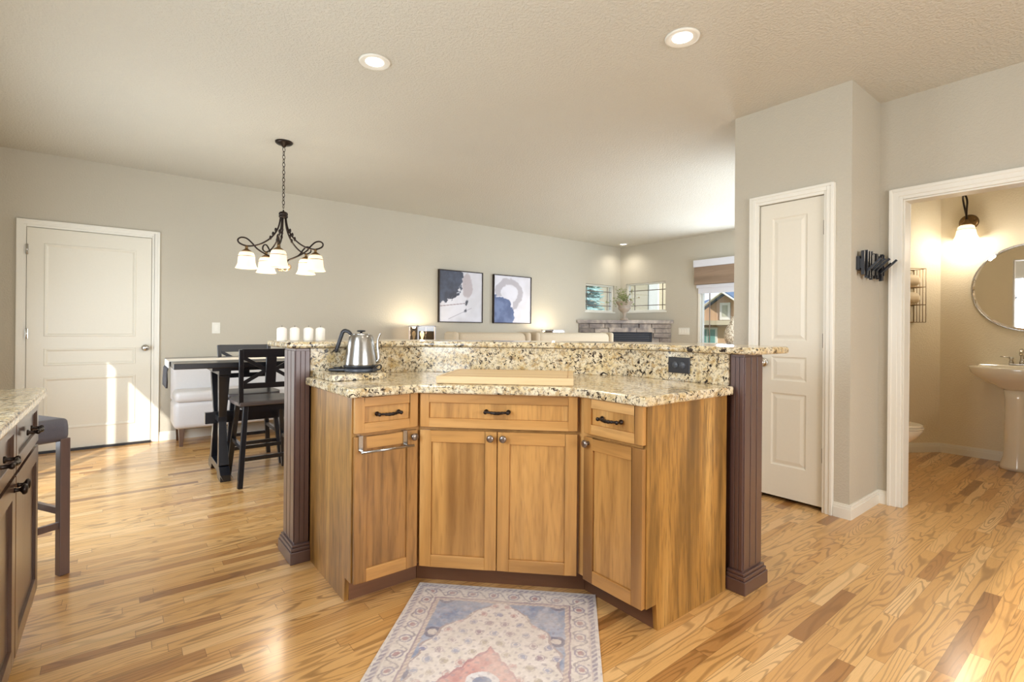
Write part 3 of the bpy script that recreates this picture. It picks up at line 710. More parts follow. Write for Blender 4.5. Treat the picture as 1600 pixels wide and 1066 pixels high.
def chair_legs(g_, p, q): g_.beam(p, q, .034, .034, (0, 1, 0), w2=.030, h2=.030)
def make_chair(label, loc, rz):
    """counter chair; local -y is the back side, seat looks to +y"""
    t = thing('counter_chair', label, 'chair', loc, rz, 'black dining chairs')
    g = G(); W2 = .205
    pts = [(-W2, -.20), (W2, -.20), (W2 + .012, -.10), (W2 + .018, .10), (W2 - .01, .21), (.12, .24), (-.12, .24), (-W2 + .01, .21), (-W2 - .018, .10), (-W2 - .012, -.10)]
    g.prism(pts, .585, .617); g.obj('seat', 'blackseat', t, bevel=.008, seg=3)
    g = G(); g.box(-.15, .15, -.15, .15, .535, .5845); g.obj('swivel_box', 'black', t)
    for sx in (-1, 1):
        for sy in (-1, 1):
            g = G(); g.beam((sx * .205, sy * .235, 0), (sx * .155, sy * .15, .585), .034, .040, (0, 1, 0), w2=.034, h2=.040); g.obj('leg', 'black', t, bevel=.003)
    for z, s in ((.20, -1), (.20, 1)):
        g = G(); x = .205 - .05 * z / .585; y = .235 - .085 * z / .585
        g.box(-x, x, s * y - .011, s * y + .011, z - .014, z + .014); g.obj('stretcher', 'black', t)
        g = G(); z2 = .28; x = .205 - .05 * z2 / .585; y = .235 - .085 * z2 / .585
        g.box(s * x - .011, s * x + .011, -y, y, z2 - .014, z2 + .014); g.obj('stretcher', 'black', t)
    # backrest: stiles, rails, X with a central splat
    g = G()
    yb = lambda z: -.185 - .055 * (z - .617) / .39
    for s in (-1, 1): g.beam((s * .192, yb(.60), .60), (s * .203, yb(1.0), 1.005), .030, .026, (0, 1, 0))
    def rail(z0, z1, x0=-.20, x1=.20): g.hexa([(x0, yb(z0) - .010, z0), (x1, yb(z0) - .010, z0), (x1, yb(z0) + .010, z0), (x0, yb(z0) + .010, z0)], [(x0, yb(z1) - .010, z1), (x1, yb(z1) - .010, z1), (x1, yb(z1) + .010, z1), (x0, yb(z1) + .010, z1)])
    rail(.945, 1.008); rail(.715, .755); rail(.755, .945, -.036, .036)
    for s in (-1, 1):
        for (x0, z0, x1, z1) in ((.185, .945, .03, .85), (.185, .755, .03, .85)):
            g.beam((s * x0, yb(z0), z0), (s * x1, yb(z1), z1), .026, .016, (0, 1, 0))
    g.obj('backrest', 'black', t, bevel=.002, seg=1)
    return t
ch = make_chair('black cross-back dining chair on the near side of the table', (.900, 4.285, 0), 0)
dup(ch, (.905, 4.86, 0), PI, 'black cross-back dining chair on the far side of the table, facing out')

# settee against the wall
t = thing('settee', 'white upholstered settee with tapered dark legs behind the dining table', 'settee', (1.15, 5.98, 0))
g = G(); g.pillow(-.73, .73, -.22, .22, .17, .44, .05); g.obj('base', 'settee', t)
for i in (-1, 0): g = G(); g.pillow(-.72 if i else .005, -.005 if i else .72, -.235, .13, .43, .535, .04); g.obj('cushion', 'settee', t)
g = G(); g.pillow(-.73, .73, .12, .235, .40, .845, .05); g.obj('backrest', 'settee', t)
for sx in (-1, 1):
    for sy in (-1, 1):
        g = G(); g.beam((sx * .665, sy * .17, 0), (sx * .66, sy * .16, .19), .028, .028, (0, 1, 0), w2=.055, h2=.055); g.obj('leg', 'dkv', t)

# ------------------------------------------------------------------ chandelier
t = thing('chandelier', 'bronze five-arm chandelier with lit bell shades over the dining table', 'chandelier', (1.09, 4.53, CH))
g = G(); g.lathe([(0, -.045), (.012, -.045), (.02, -.03), (.055, -.022), (.068, -.012), (.07, 0), (0, 0)], (0, 0, 0), 28); g.obj('ceiling_canopy', 'bronze', t)
g = G(); z = -.045; i = 0; r_ = .0105; ll = .040
while z - ll > -.575:
    a = PI / 2 * (i % 2) + .3; pts = [(math.cos(a) * r_ * math.cos(u), math.sin(a) * r_ * math.cos(u), z - ll / 2 + (ll / 2 - .003) * 1.12 * math.sin(u)) for u in [2 * PI * k / 12 for k in range(12)]]
    g.tube(pts, .0026, 6, closed=True); z -= ll * .80; i += 1
g.obj('chain', 'bronze', t)
hz = -.575
g = G(); g.lathe([(0, .0), (.006, 0), (.006, -.01), (.03, -.02), (.036, -.03), (.036, -.042), (.030, -.046), (.036, -.05), (.036, -.062), (.028, -.07), (0, -.07)], (0, 0, hz), 24); g.obj('hub', 'bronze', t)
base = math.atan2(-4.53, -1.09)     # direction towards the camera
for kx in range(5):
    a = base + math.radians(-7 + 72 * kx); c_, s_ = math.cos(a), math.sin(a)
    R_ = lambda r, z: (r * c_, r * s_, z - CH)
    g = G()
    path = spline([R_(.022, 2.10), R_(.028, 2.05), R_(.045, 1.99), R_(.085, 1.925), R_(.14, 1.875), R_(.20, 1.842), R_(.27, 1.828), R_(.325, 1.845), R_(.338, 1.872), R_(.315, 1.893), R_(.275, 1.889), R_(.235, 1.855), R_(.20, 1.815), R_(.15, 1.782), R_(.09, 1.755), R_(.045, 1.735), R_(.02, 1.70)], 6)
    g.tube(path, .0066, 8)
    for kk in range(3):          # little leaves climbing the arm
        zz = 1.985 - kk * .035; rr = .05 + kk * .02
        g.ball(Vector(R_(rr + .008, zz)), .015, .7, .7, 1.3, 8)
    arm = g.obj('arm', 'bronze', t)
    g = G(); g.lathe([(0, 1.832), (.010, 1.832), (.012, 1.815), (.009, 1.808), (.018, 1.80), (.036, 1.787), (.040, 1.778), (0, 1.778)], R_(.275, CH)[:2] + (-CH,), 18); g.obj('shade_holder', 'bronzel', arm)
    g = G(); g.lathe([(.040, 1.779), (.052, 1.772), (.060, 1.75), (.062, 1.72), (.065, 1.685), (.074, 1.66), (.083, 1.645), (.079, 1.645), (.070, 1.662), (.061, 1.688), (.058, 1.72), (.055, 1.75), (.046, 1.768), (.036, 1.775)], R_(.275, CH)[:2] + (-CH,), 24, cap=False)
    sh = g.obj('lamp_shade', 'shadeglow', t)
    g = G(); g.tube([(R_(.275, 0)[0] + math.cos(u) * .0625, R_(.275, 0)[1] + math.sin(u) * .0625, 1.742 - CH) for u in [2 * PI * k / 20 for k in range(20)]], .0022, 5, closed=True); g.obj('band', 'bronzel', sh)
g = G(); g.lathe([(0, -.0), (.02, .0), (.028, .012), (.014, .03), (.006, .04), (0, .04)], (0, 0, 1.685 - CH), 16)
for kx in range(6):
    a = kx * PI / 3; g.tube(spline([(.012 * math.cos(a), .012 * math.sin(a), 1.71 - CH), (.055 * math.cos(a), .055 * math.sin(a), 1.70 - CH), (.06 * math.cos(a), .06 * math.sin(a), 1.67 - CH), (.03 * math.cos(a + .5), .03 * math.sin(a + .5), 1.648 - CH), (.02 * math.cos(a + 1), .02 * math.sin(a + 1), 1.655 - CH)], 4), .0035, 6)
g.obj('finial', 'bronzel', t)
l = bpy.data.lights.new('chandelier_bulb', 'POINT'); l.energy = 14; l.color = (1, .86, .66); l.shadow_soft_size = .12
o = bpy.data.objects.new('chandelier_bulb', l); COL.objects.link(o); o.parent = t; o.location = (0, 0, 1.60 - CH)

# ------------------------------------------------------------------ recessed lights
cg = 'recessed ceiling lights'
cl = None
def can(x, y, label, power=26, spot=True):
    global cl
    if cl is None:
        t = thing('recessed_light', label, 'ceiling light', (x, y, CH), 0, cg)
        g = G(); g.lathe([(.052, -.003), (.060, -.0035), (.078, -.011), (.088, -.009), (.091, -.0005), (.052, -.0005)], (0, 0, 0), 36, cap=False); g.obj('trim_ring', 'white', t)
        g = G(); g.lathe([(0, -.0045), (.052, -.0045), (.052, -.0015), (0, -.0015)], (0, 0, 0), 36); g.obj('lens', 'can', t)
        cl = t
    else: t = dup(cl, (x, y, CH), 0, label)
    l = bpy.data.lights.new('can_bulb', 'SPOT'); l.energy = power; l.color = (1, .92, .80); l.spot_size = math.radians(150); l.spot_blend = 1; l.shadow_soft_size = .06
    o = bpy.data.objects.new('can_bulb', l); COL.objects.link(o); o.location = (x, y, CH - .02); return t
can(1.175, 2.825, 'round recessed ceiling light between the chandelier and the island')
can(2.36, 1.552, 'round recessed ceiling light closer to the pantry door')
can(7.22, 5.93, 'recessed ceiling light in the corner above the stone fireplace', 20)
can(.9, .9, 'recessed ceiling light over the island front, above the frame')
can(.6, -1.0, 'recessed ceiling light behind the viewer near the left counter')
can(2.6, -.4, 'recessed ceiling light behind the viewer near the bath wall', 34)

# ------------------------------------------------------------------ pictures
import array
def painted_panel(name, nx, nz, w, h, fn, parent, mat, y=0.0, thick=.0, horiz=False):
    """a grid whose colour attribute carries the artwork; x 0..w, z 0..h (or flat on the floor when horiz)"""
    verts = []; 
    for j in range(nz + 1):
        for i in range(nx + 1):
            x, z = w * i / nx, h * j / nz
            verts.append((x, z, y) if horiz else (x, y, z))
    faces = [(j * (nx + 1) + i, j * (nx + 1) + i + 1, (j + 1) * (nx + 1) + i + 1, (j + 1) * (nx + 1) + i) for j in range(nz) for i in range(nx)]
    me = bpy.data.meshes.new(name); me.from_pydata(verts, [], faces); me.update()
    at = me.color_attributes.new('Col', 'FLOAT_COLOR', 'POINT')
    buf = array.array('f')
    for j in range(nz + 1):
        for i in range(nx + 1):
            c = lin(fn(i / nx, j / nz)); buf.extend((c[0], c[1], c[2], 1.0))
    at.data.foreach_set('color', buf)
    me.materials.append(M[mat]); o = bpy.data.objects.new(name, me); COL.objects.link(o); o.parent = parent; return o
from mathutils import noise as mn
def nz_(x, y, s=1, o=0): return mn.noise(Vector((x * s + o, y * s - o * .7, o * 1.3)))
def fb(x, y, s=1, o=0): return nz_(x, y, s, o) + .5 * nz_(x, y, s * 2.1, o + 3) + .25 * nz_(x, y, s * 4.3, o + 7)
def mixc(a, b, t): t = max(0, min(1, t)); return tuple(a[i] + (b[i] - a[i]) * t for i in range(3))
def ss(e0, e1, x): t = max(0, min(1, (x - e0) / (e1 - e0))); return t * t * (3 - 2 * t)
def art1(u, v):       # v up
    c = mixc((222, 222, 232), (206, 206, 214), .5 + fb(u, v, 3, 1))
    f = ss(.0, .03, .11 - math.hypot((u - .64) / 1.0, (v - .70) / 2.0) + .05 * fb(u, v, 7, 4) + .02)
    c = mixc(c, (176, 166, 172), f * .85)
    e = .47 - math.hypot((u - .08) / 1.0, (v - .82) / .92) + .10 * fb(u, v, 8, 9)
    c = mixc(c, mixc((30, 40, 62), (56, 70, 96), .5 + fb(u, v, 6, 2)), ss(0, .02, e))
    e2 = .035 - abs(u - .62 - .12 * (v - .3)) + .035 * fb(u, v, 12, 5); 
    c = mixc(c, (44, 50, 66), ss(0, .02, e2) * ss(.18, .22, v) * (1 - ss(.40, .46, v)))
    l = abs(v - (.30 + .12 * u)) if u < .6 else 1; c = mixc(c, (120, 100, 108), (1 - ss(.004, .010, l)) * .8)
    l = abs(v - (.05 + .42 * (u - .2))) if .2 < u < .75 else 1; c = mixc(c, (120, 120, 140), (1 - ss(.003, .008, l)) * .6)
    return c
def art2(u, v):
    c = mixc((226, 226, 238), (212, 212, 222), .5 + fb(u, v, 3, 11))
    r = math.hypot((u - .40) / 1.0, (v - .62) / .9)
    f = ss(0, .03, .085 - abs(r - .30) + .04 * fb(u, v, 7, 14)) * (1 if (v > .56 or u > .5) else 0) * ss(.42, .5, v + u * .35)
    c = mixc(c, (170, 166, 176), f * .8)
    e = .46 - math.hypot((u - .06) / 1.05, (v - .12) / 1.0) + .05 * fb(u, v, 9, 19)
    c = mixc(c, mixc((72, 92, 138), (104, 124, 168), .5 + fb(u, v, 6, 12)), ss(0, .02, e)); return c
def picture(label, x0, fn):
    t = thing('framed_picture', label, 'picture', (x0, 6.239, 1.26), 0, 'framed abstract pictures')
    w, h = .752, .752; g = G()
    g.box(0, w, -.035, -.004, 0, h); 
    g2 = G()
    for a in ((0, .012, 0, h), (w - .012, w, 0, h), (.012, w - .012, 0, .012), (.012, w - .012, h - .012, h)): g2.box(a[0], a[1], -.042, -.0005, a[2], a[3])
    g2.obj('frame', 'bronze', t)
    g.bm.free(); p = painted_panel('canvas', 110, 110, w - .022, h - .022, fn, t, 'paint'); p.location = (.011, -.030, .011)
    return t
picture('framed abstract picture with a dark navy blot in its upper corner', 3.555, art1)
picture('framed abstract picture with a blue half circle at its bottom', 4.510, art2)

# ------------------------------------------------------------------ switch plates
def plate(label, loc, rz, w, h, n):
    t = thing('light_switch', label, 'light switch', loc, rz)
    g = G(); g.box(-w / 2, w / 2, -.006, -.0005, -h / 2, h / 2); g.obj('cover_plate', 'wplast', t, bevel=.002)
    for i in range(n):
        cx = (i - (n - 1) / 2) * .05; g = G(); g.box(cx - .016, cx + .016, -.010, -.006, -.033, .033); g.obj('rocker', 'white', t, bevel=.002)
    return t
plate('white single light switch on the wall above the dining settee', (.829, 6.24, 1.156), 0, .076, .118, 1)
plate('wide white switch plate on the wall between fireplace and tall window', (7.52, 4.865, 1.157), -PI / 2, .21, .118, 4)

# ------------------------------------------------------------------ living room
def lamp(label, x, y, ztop):
    t = thing('table_lamp', label, 'lamp', (x, y, .62), 0, 'glass box table lamps')
    w = .13; h0, h1 = ztop - .62 - .20, ztop - .62
    g = G(); g.lathe([(.09, 0), (.09, .015), (.02, .03), (.015, .2), (.03, .25), (.02, h0), (0, h0)], (0, 0, 0), 20); g.obj('base', 'pewter', t)
    g = G()
    for a in ((-w, -w + .016), (w - .016, w)):
        for b in ((-w, -w + .016), (w - .016, w)): g.box(a[0], a[1], b[0], b[1], h0, h1)
    for z0, z1 in ((h0, h0 + .014), (h1 - .014, h1)):
        g.box(-w, w, -w, -w + .016, z0, z1); g.box(-w, w, w - .016, w, z0, z1); g.box(-w, -w + .016, -w, w, z0, z1); g.box(w - .016, w, -w, w, z0, z1)
    fr = g.obj('frame', 'lampw', t)
    g = G(); q = w - .01; g.box(-q, q, -q, -q + .003, h0, h1); g.box(-q, q, q - .003, q, h0, h1); g.box(-q, -q + .003, -q, q, h0, h1); g.box(q - .003, q, -q, q, h0, h1); g.obj('glass_panel', 'smoke', t)
    g = G(); g.lathe([(.012, 0), (.012, .03), (.018, .05), (.028, .075), (.028, .095), (.014, .118), (0, .122)], (0, 0, h0 + .005), 18); g.obj('bulb', 'bulb', t)
    l = bpy.data.lights.new('lamp_bulb', 'POINT'); l.energy = 9; l.color = (1, .84, .6); l.shadow_soft_size = .03
    o = bpy.data.objects.new('lamp_bulb', l); COL.objects.link(o); o.parent = t; o.location = (0, 0, h1 - .01)
    return t
def side_table(label, x, y):
    t = thing('side_table', label, 'table', (x, y, 0), 0, 'side tables behind the sofas')
    g = G(); g.box(-.22, .22, -.2, .2, .585, .62); g.obj('tabletop', 'dkh', t, bevel=.004)
    for sx in (-1, 1):
        for sy in (-1, 1): g = G(); g.box(sx * .19 - .018, sx * .19 + .018, sy * .17 - .018, sy * .17 + .018, 0, .585); g.obj('leg', 'dkv', t)
lamp('lit glass box table lamp left of the navy picture', 3.15, 5.93, 1.205); side_table('dark side table under the lit lamp by the navy picture', 3.15, 5.93)
lamp('glass box table lamp just above the middle of the sofa backs', 5.50, 5.93, 1.165); side_table('dark side table under the lamp between sofas and fireplace', 5.50, 5.93)
def sofa(label, x0, x1, y):
    w = x1 - x0; t = thing('sofa', label, 'sofa', ((x0 + x1) / 2, y, 0), 0, 'beige living room sofas')
    h = w / 2; g = G(); g.pillow(-h, h, -.02, .16, .12, 1.06, .06); g.obj('backrest', 'sofa', t)
    g = G(); g.pillow(-h, h, .0, .88, .10, .42, .05); g.obj('base', 'sofa', t)
    for s in (-1, 1):
        g = G(); g.pillow(s * h - .09 if s > 0 else -h - .02, h + .02 if s > 0 else -h + .09, .0, .88, .08, .66, .04); g.obj('armrest', 'sofa', t)
    n = 1 if w < 1.3 else 2; cw = (w - .05) / 1
    g = G(); g.pillow(-h + .055, h - .055, -.045, .17, .70, 1.128, .07)
    for s in (-1, 1): g.pillow(s * h - .068 if s > 0 else -h, h if s > 0 else -h + .068, -.06, .18, .66, 1.135, .055)
    g.obj('cushion', 'sofa', t)
    g = G(); g.pillow(-h + .1, h - .1, .16, .86, .42, .56, .05); g.obj('seat_cushion', 'sofa', t)
    for sx in (-1, 1):
        for y_ in (.05, .8): g = G(); g.box(sx * (h - .1) - .025, sx * (h - .1) + .025, y_ - .025, y_ + .025, 0, .12); g.obj('leg', 'dkv', t)
sofa('beige fabric sofa seen over the bar beneath the navy picture', 2.855, 3.955, 4.70)
sofa('beige fabric sofa seen over the bar in front of the stone fireplace', 4.035, 5.470, 4.70)

# corner fireplace

t = thing('fireplace', 'grey stacked stone corner fireplace with a stone mantel', 'fireplace', (6.395, 6.235, 0), -PI / 4)
Lf = math.hypot(7.515 - 6.395, 7.515 - 6.395)
Lf = 1.12 * math.sqrt(2)
g = G()   # core: triangle filling the corner, behind the stones
g.prism([(.03, .03), (Lf - .03, .03), (Lf / 2, Lf / 2 - .02)], 0, 1.285); g.obj('core', 'stonem', t)
ox0, ox1, oz1 = .545, 1.255, 1.135
g = G(); tone = []; rs = random.Random(3)
z = 0
while z < 1.28:
    hh = min(rs.choice((.08, .11, .14)), 1.285 - z); x = 0
    if 1.285 - z - hh < .05: hh = 1.285 - z
    while x < Lf - .001:
        w = rs.uniform(.16, .42); w = min(w, Lf - x)
        if Lf - x - w < .1: w = Lf - x
        parts = [(x, x + w)]
        if z < oz1 - .01 and z + hh > oz1 + .001: pass
        if z < oz1: parts = [(a, b) for a, b in ((x, min(x + w, ox0)), (max(x, ox1), x + w)) if b - a > .02]
        for a, b in parts:
            d = rs.uniform(.0, .022); n0 = len(g.bm.faces); zz0 = z
            g.box(a + .004, b - .004, -.01 - d + .012, .04, z + .004, z + hh - .004)
            tone += [rs.uniform(.45, 1.0)] * (len(g.bm.faces) - n0)
        x += w
    if z < oz1 < z + hh: pass
    z += hh
# lintel course over the firebox
for (a, b) in ((ox0 - .02, 1.0), (1.0, ox1 + .02)):
    n0 = len(g.bm.faces); g.box(a, b - .004, -.02, .04, oz1, oz1 + .075); tone += [rs.uniform(.6, 1)] * (len(g.bm.faces) - n0)
st = g.obj('stone_facing', 'stone', t, bevel=.006, weld=False)
at = st.data.attributes.new('tone', 'FLOAT_COLOR', 'FACE')
for i, v in enumerate(tone[:len(st.data.polygons)]): at.data[i].color = (v, v * .97, v * .95, 1)
g = G(); g.prism([(-.03, -.055), (Lf + .03, -.055), (Lf + .03 - .07, .02), (Lf / 2, Lf / 2 - .03), (.045, .02)], 1.287, 1.345); g.obj('mantel', 'stonem', t, bevel=.005)
g = G(); g.box(ox0, ox1, .0, .035, .25, oz1); g.box(ox0, ox0 + .03, -.015, .0, .25, oz1); g.box(ox1 - .03, ox1, -.015, 0, .25, oz1); g.box(ox0, ox1, -.015, 0, oz1 - .02, oz1); bx_ = g.obj('firebox', 'grille', t)
g = G()
for i in range(4): z = 1.10 - i * .035; g.hexa([(ox0 + .03, -.012, z - .010), (ox1 - .03, -.012, z - .010), (ox1 - .03, -.004, z - .002), (ox0 + .03, -.004, z - .002)], [(ox0 + .03, -.014, z - .004), (ox1 - .03, -.014, z - .004), (ox1 - .03, -.006, z + .006), (ox0 + .03, -.006, z + .006)])
g.obj('vent_grille', 'plast2', bx_)
# urn with plants on the mantel
t = thing('planter_urn', 'weathered stone urn with trailing greenery on the mantel', 'planter', (6.93, 5.66, 1.3455))
g = G(); g.lathe([(0, 0), (.072, 0), (.072, .02), (.05, .03), (.026, .05), (.022, .085), (.034, .11), (.03, .12), (.07, .15), (.105, .19), (.112, .215), (.10, .225), (.118, .27), (.15, .31), (.152, .322), (.135, .322), (.11, .285), (0, .28)], (0, 0, 0), 28); g.obj('urn', 'urn', t)
g = G(); rs = random.Random(5)
for i in range(34):
    a = rs.uniform(0, 2 * PI); L = rs.uniform(.16, .36); el = rs.uniform(.25, 1.3)
    p0 = Vector((0, 0, .29)); dirv = Vector((math.cos(a) * math.cos(el), math.sin(a) * math.cos(el), math.sin(el)))
    p1 = p0 + dirv * L * .5; p2 = p0 + dirv * L + Vector((0, 0, -.05 * (1.3 - el) * 2))
    g.tube([p0, p1, p2], .002, 4, mi=0)
    for k_ in range(9):
        q = p1.lerp(p2, k_ / 8) + Vector((rs.gauss(0, .018), rs.gauss(0, .018), rs.gauss(0, .018)))
        u = Vector((rs.gauss(0, 1), rs.gauss(0, 1), rs.gauss(0, 1))).normalized(); v_ = u.orthogonal().normalized()
        s_ = rs.uniform(.014, .026); mi = 1 if (q.x - q.y) > .06 and rs.random() < .7 else 0
        w0, w1, w2, w3 = q - u * s_, q + v_ * s_ * .5, q + u * s_, q - v_ * s_ * .5
        th = u.cross(v_) * .0012
        g.hexa([w0, w1, w2, w3], [p + th for p in (w0, w1, w2, w3)], mi)
g.obj('foliage', ['leafg', 'leafr'], t, weld=False)

# tall vase on a console table in front of the window
t = thing('console_table', 'narrow dark console table under the tall window', 'table', (6.95, 3.45, 0))
g = G(); g.box(-.17, .17, -.6, .6, .93, .965); g.obj('tabletop', 'dkh', t)
for sx in (-1, 1):
    for sy in (-1, 1): g = G(); g.box(sx * .14 - .02, sx * .14 + .02, sy * .55 - .02, sy * .55 + .02, 0, .93); g.obj('leg', 'dkv', t)
t = thing('mosaic_vase', 'speckled bottle-shaped vase standing before the tall window', 'vase', (6.92, 3.68, .9655))
g = G(); g.lathe([(0, 0), (.075, 0), (.085, .01), (.115, .07), (.128, .13), (.122, .19), (.095, .25), (.062, .31), (.040, .36), (.034, .39), (.040, .41), (.030, .41), (.026, .38), (0, .37)], (0, 0, 0), 32); g.obj('body', 'vase', t)

# ------------------------------------------------------------------ stick coat rack on the pantry side wall
t = thing('coat_rack', 'black wall rack of vertical sticks with fold-out pegs beside the bath doorway', 'coat rack', (3.66, 1.1495, 1.50))
g = G(); g.box(0, .40, -.020, -.0005, .06, .145); g.obj('backplate', 'plast', t)
rs = random.Random(11); hooks = {2, 6, 10, 14, 17}
hts = []
x = .004
for i in range(19):
    top = .195 - .004 * abs(i % 4 - 1) - rs.uniform(0, .03); bot = .0 + rs.uniform(.005, .045)
    g = G(); y0 = -.026 - rs.choice((0, .006, .012))
    g.box(x, x + .013, y0 - .012, -.0205 if y0 > -.03 else y0 + .0055, bot, top); g.box(x + .001, x + .012, y0, -.0195, .07, .13)
    sk = g.obj('stick', 'plast', t)
    if i in hooks:
        g = G(); g.beam((x + .0065, y0 - .008, bot + .03), (x + .0065, y0 - .080, bot + .10), .012, .012, (1, 0, 0)); g.obj('peg', 'plast', sk)
    x += .0208

# ------------------------------------------------------------------ bathroom
# mirror
t = thing('round_mirror', 'large round frameless mirror above the bathroom sink', 'mirror', (6.3295, .655, 1.575))
g = G(); g.lathe([(0, 0), (.385, 0), (.385, .006), (.365, .012), (0, .012)], (0, 0, 0), 72, ax=(-1, 0, 0), smooth=False); g.obj('mirror_glass', 'mirror', t)
g = G(); g.tube([(-.007, .388 * math.cos(u), .388 * math.sin(u)) for u in [2 * PI * k / 72 for k in range(72)]], .006, 8, closed=True); g.obj('rim', 'nickel', t)
def sconce(label, y):
    t = thing('wall_sconce', label, 'wall lamp', (6.3295, y, 2.215), 0, 'bath wall sconces')
    g = G(); g.lathe([(0, .030), (.022, .028), (.05, .022), (.064, .012), (.073, .0), (.0, 0)], (0, 0, 0), 28, ax=(-1, 0, 0), sy=1.0)
    for k_ in range(10):
        a = k_ * PI / 5; g.ball((-.02, .046 * math.cos(a), .046 * math.sin(a)), .011, .6, 1, 1, 8)
    g.obj('backplate', 'bronzel', t)
    g = G(); g.tube(spline([(-.02, .01, .02), (-.035, .018, .09), (-.06, .028, .17), (-.085, .03, .225), (-.115, .018, .245), (-.13, .0, .22), (-.125, -.008, .17), (-.115, -.002, .10), (-.115, .0, .0)], 6), .0075, 10); g.obj('arm', 'bronze', t)
    g = G(); g.lathe([(0, .03), (.015, .03), (.02, .01), (.042, -.012), (.044, -.024), (0, -.024)], (-.115, 0, -.02), 20); g.obj('shade_holder', 'bronzel', t)
    g = G(); g.lathe([(.044, -.024), (.058, -.034), (.068, -.07), (.078, -.12), (.092, -.150), (.087, -.150), (.072, -.12), (.060, -.07), (.052, -.04)], (-.115, 0, -.02), 28, cap=False); sh = g.obj('lamp_shade', 'shadebath', t)
    g = G(); g.tube([(-.115 + math.cos(u) * .070, math.sin(u) * .070, -.085) for u in [2 * PI * k / 20 for k in range(20)]], .002, 5, closed=True); g.obj('band', 'bronzel', sh)
    l = bpy.data.lights.new('sconce_bulb', 'POINT'); l.energy = 8; l.color = (1, .91, .78); l.shadow_soft_size = .06
    o = bpy.data.objects.new('sconce_bulb', l); COL.objects.link(o); o.parent = t; o.location = (-.20, 0, -.19); return t
sconce('bronze sconce with a lit glass shade beside the round mirror', 1.065); sconce('bronze sconce beyond the far side of the round mirror', .235)
# pedestal sink
t = thing('pedestal_sink', 'white pedestal sink below the round mirror', 'sink', (6.075, .690, 0))
g = G(); n = 40
def oval(rx, ry, z, cx=0): return [(cx + (rx * math.cos(u) if math.cos(u) < 0 else rx * .78 * max(-1, min(1, math.cos(u) * 1.6))), ry * math.copysign(abs(math.sin(u)) ** .75, math.sin(u)), z) for u in [2 * PI * k / n for k in range(n)]]
lv = [oval(.10, .10, .68), oval(.125, .13, .70), oval(.20, .24, .755), oval(.245, .31, .815), oval(.255, .325, .86), oval(.25, .322, .873), oval(.235, .30, .876), oval(.16, .22, .865), oval(.12, .17, .80), oval(.05, .06, .76)]
R = [[g._v(p) for p in q] for q in lv]
for A, B in zip(R, R[1:]):
    for j in range(n): g._f([A[j], A[(j + 1) % n], B[(j + 1) % n], B[j]], 0, True)
g._f(R[0][::-1]); g._f(R[-1]); g.obj('basin', 'ceramic', t)
g = G(); g.box(.10, .252, -.28, .28, .80, .885); g.obj('deck', 'ceramic', t, bevel=.012, seg=3)
g = G()
lv = [[(rx * math.cos(u), ry * math.sin(u), z) for u in [2 * PI * k / 28 for k in range(28)]] for rx, ry, z in ((.125, .125, 0), (.122, .12, .03), (.105, .10, .10), (.09, .092, .35), (.088, .09, .60), (.095, .10, .69))]
R = [[g._v(p) for p in q] for q in lv]
for A, B in zip(R, R[1:]):
    for j in range(28): g._f([A[j], A[(j + 1) % 28], B[(j + 1) % 28], B[j]], 0, True)
g._f(R[0][::-1]); g._f(R[-1]); g.obj('pedestal', 'ceramic', t)
t = thing('faucet', 'satin nickel two-handle faucet on the pedestal sink', 'faucet', (6.235, .690, .8855))
g = G(); g.pillow(-.025, .025, -.085, .085, 0, .014, .006); g.obj('base', 'nickel', t)
g = G(); sp = spline([(0, 0, .012), (0, 0, .06), (-.01, 0, .11), (-.04, 0, .135), (-.075, 0, .12), (-.09, 0, .09)], 6); g.tube(sp, [.016 - .005 * i / len(sp) for i in range(len(sp))], 14); g.lathe([(.022, 0), (.018, .03), (.012, .045), (0, .045)], (0, 0, .012), 18); g.obj('spout', 'nickel', t)
for s in (-1, 1):
    g = G(); g.lathe([(.020, 0), (.015, .02), (.011, .035), (.016, .045), (.012, .058), (0, .06)], (0, s * .07, .012), 16); g.tube([(0, s * .07, .062), (-.01, s * .10, .070), (-.012, s * .14, .072)], [.006, .005, .0045], 8); g.obj('handle', 'nickel', t)
# toilet
t = thing('toilet', 'white toilet half hidden behind the bath door casing', 'toilet', (4.985, 1.425, 0))
g = G(); n = 32
def egg(w, y0, y1, z): return [(w * math.cos(u), (y0 + y1) / 2 + (y1 - y0) / 2 * math.sin(u), z) for u in [2 * PI * k / n for k in range(n)]]
lv = [egg(.115, -.20, .26, 0), egg(.11, -.195, .25, .06), egg(.095, -.14, .22, .18), egg(.12, -.20, .2, .25), egg(.165, -.29, .17, .33), egg(.18, -.325, .15, .385), egg(.175, -.32, .14, .395)]
R = [[g._v(p) for p in q] for q in lv]
for A, B in zip(R, R[1:]):
    for j in range(n): g._f([A[j], A[(j + 1) % n], B[(j + 1) % n], B[j]], 0, True)
g._f(R[0][::-1]); g._f(R[-1]); g.obj('bowl', 'ceramic', t)
for nm, z0, z1, kx in (('seat', .397, .412, 0), ('lid', .4135, .432, -.006)):
    g = G(); a = egg(.183 + kx, -.33 - kx, .15, z0); b = egg(.183 + kx, -.33 - kx, .15, z1); g.hexa(a, b); g.obj(nm, 'ceramic', t, bevel=.005, seg=2)
g = G(); g.pillow(-.21, .21, .175, .365, .38, .75, .03); g.obj('tank', 'ceramic', t)
g = G(); g.pillow(-.22, .22, .165, .37, .752, .785, .012); g.obj('tank_lid', 'ceramic', t)
g = G(); g.prism([(-.11, .15), (.11, .15), (.11, .35), (-.11, .35)], 0, .385); g.obj('tank_foot', 'ceramic', t)
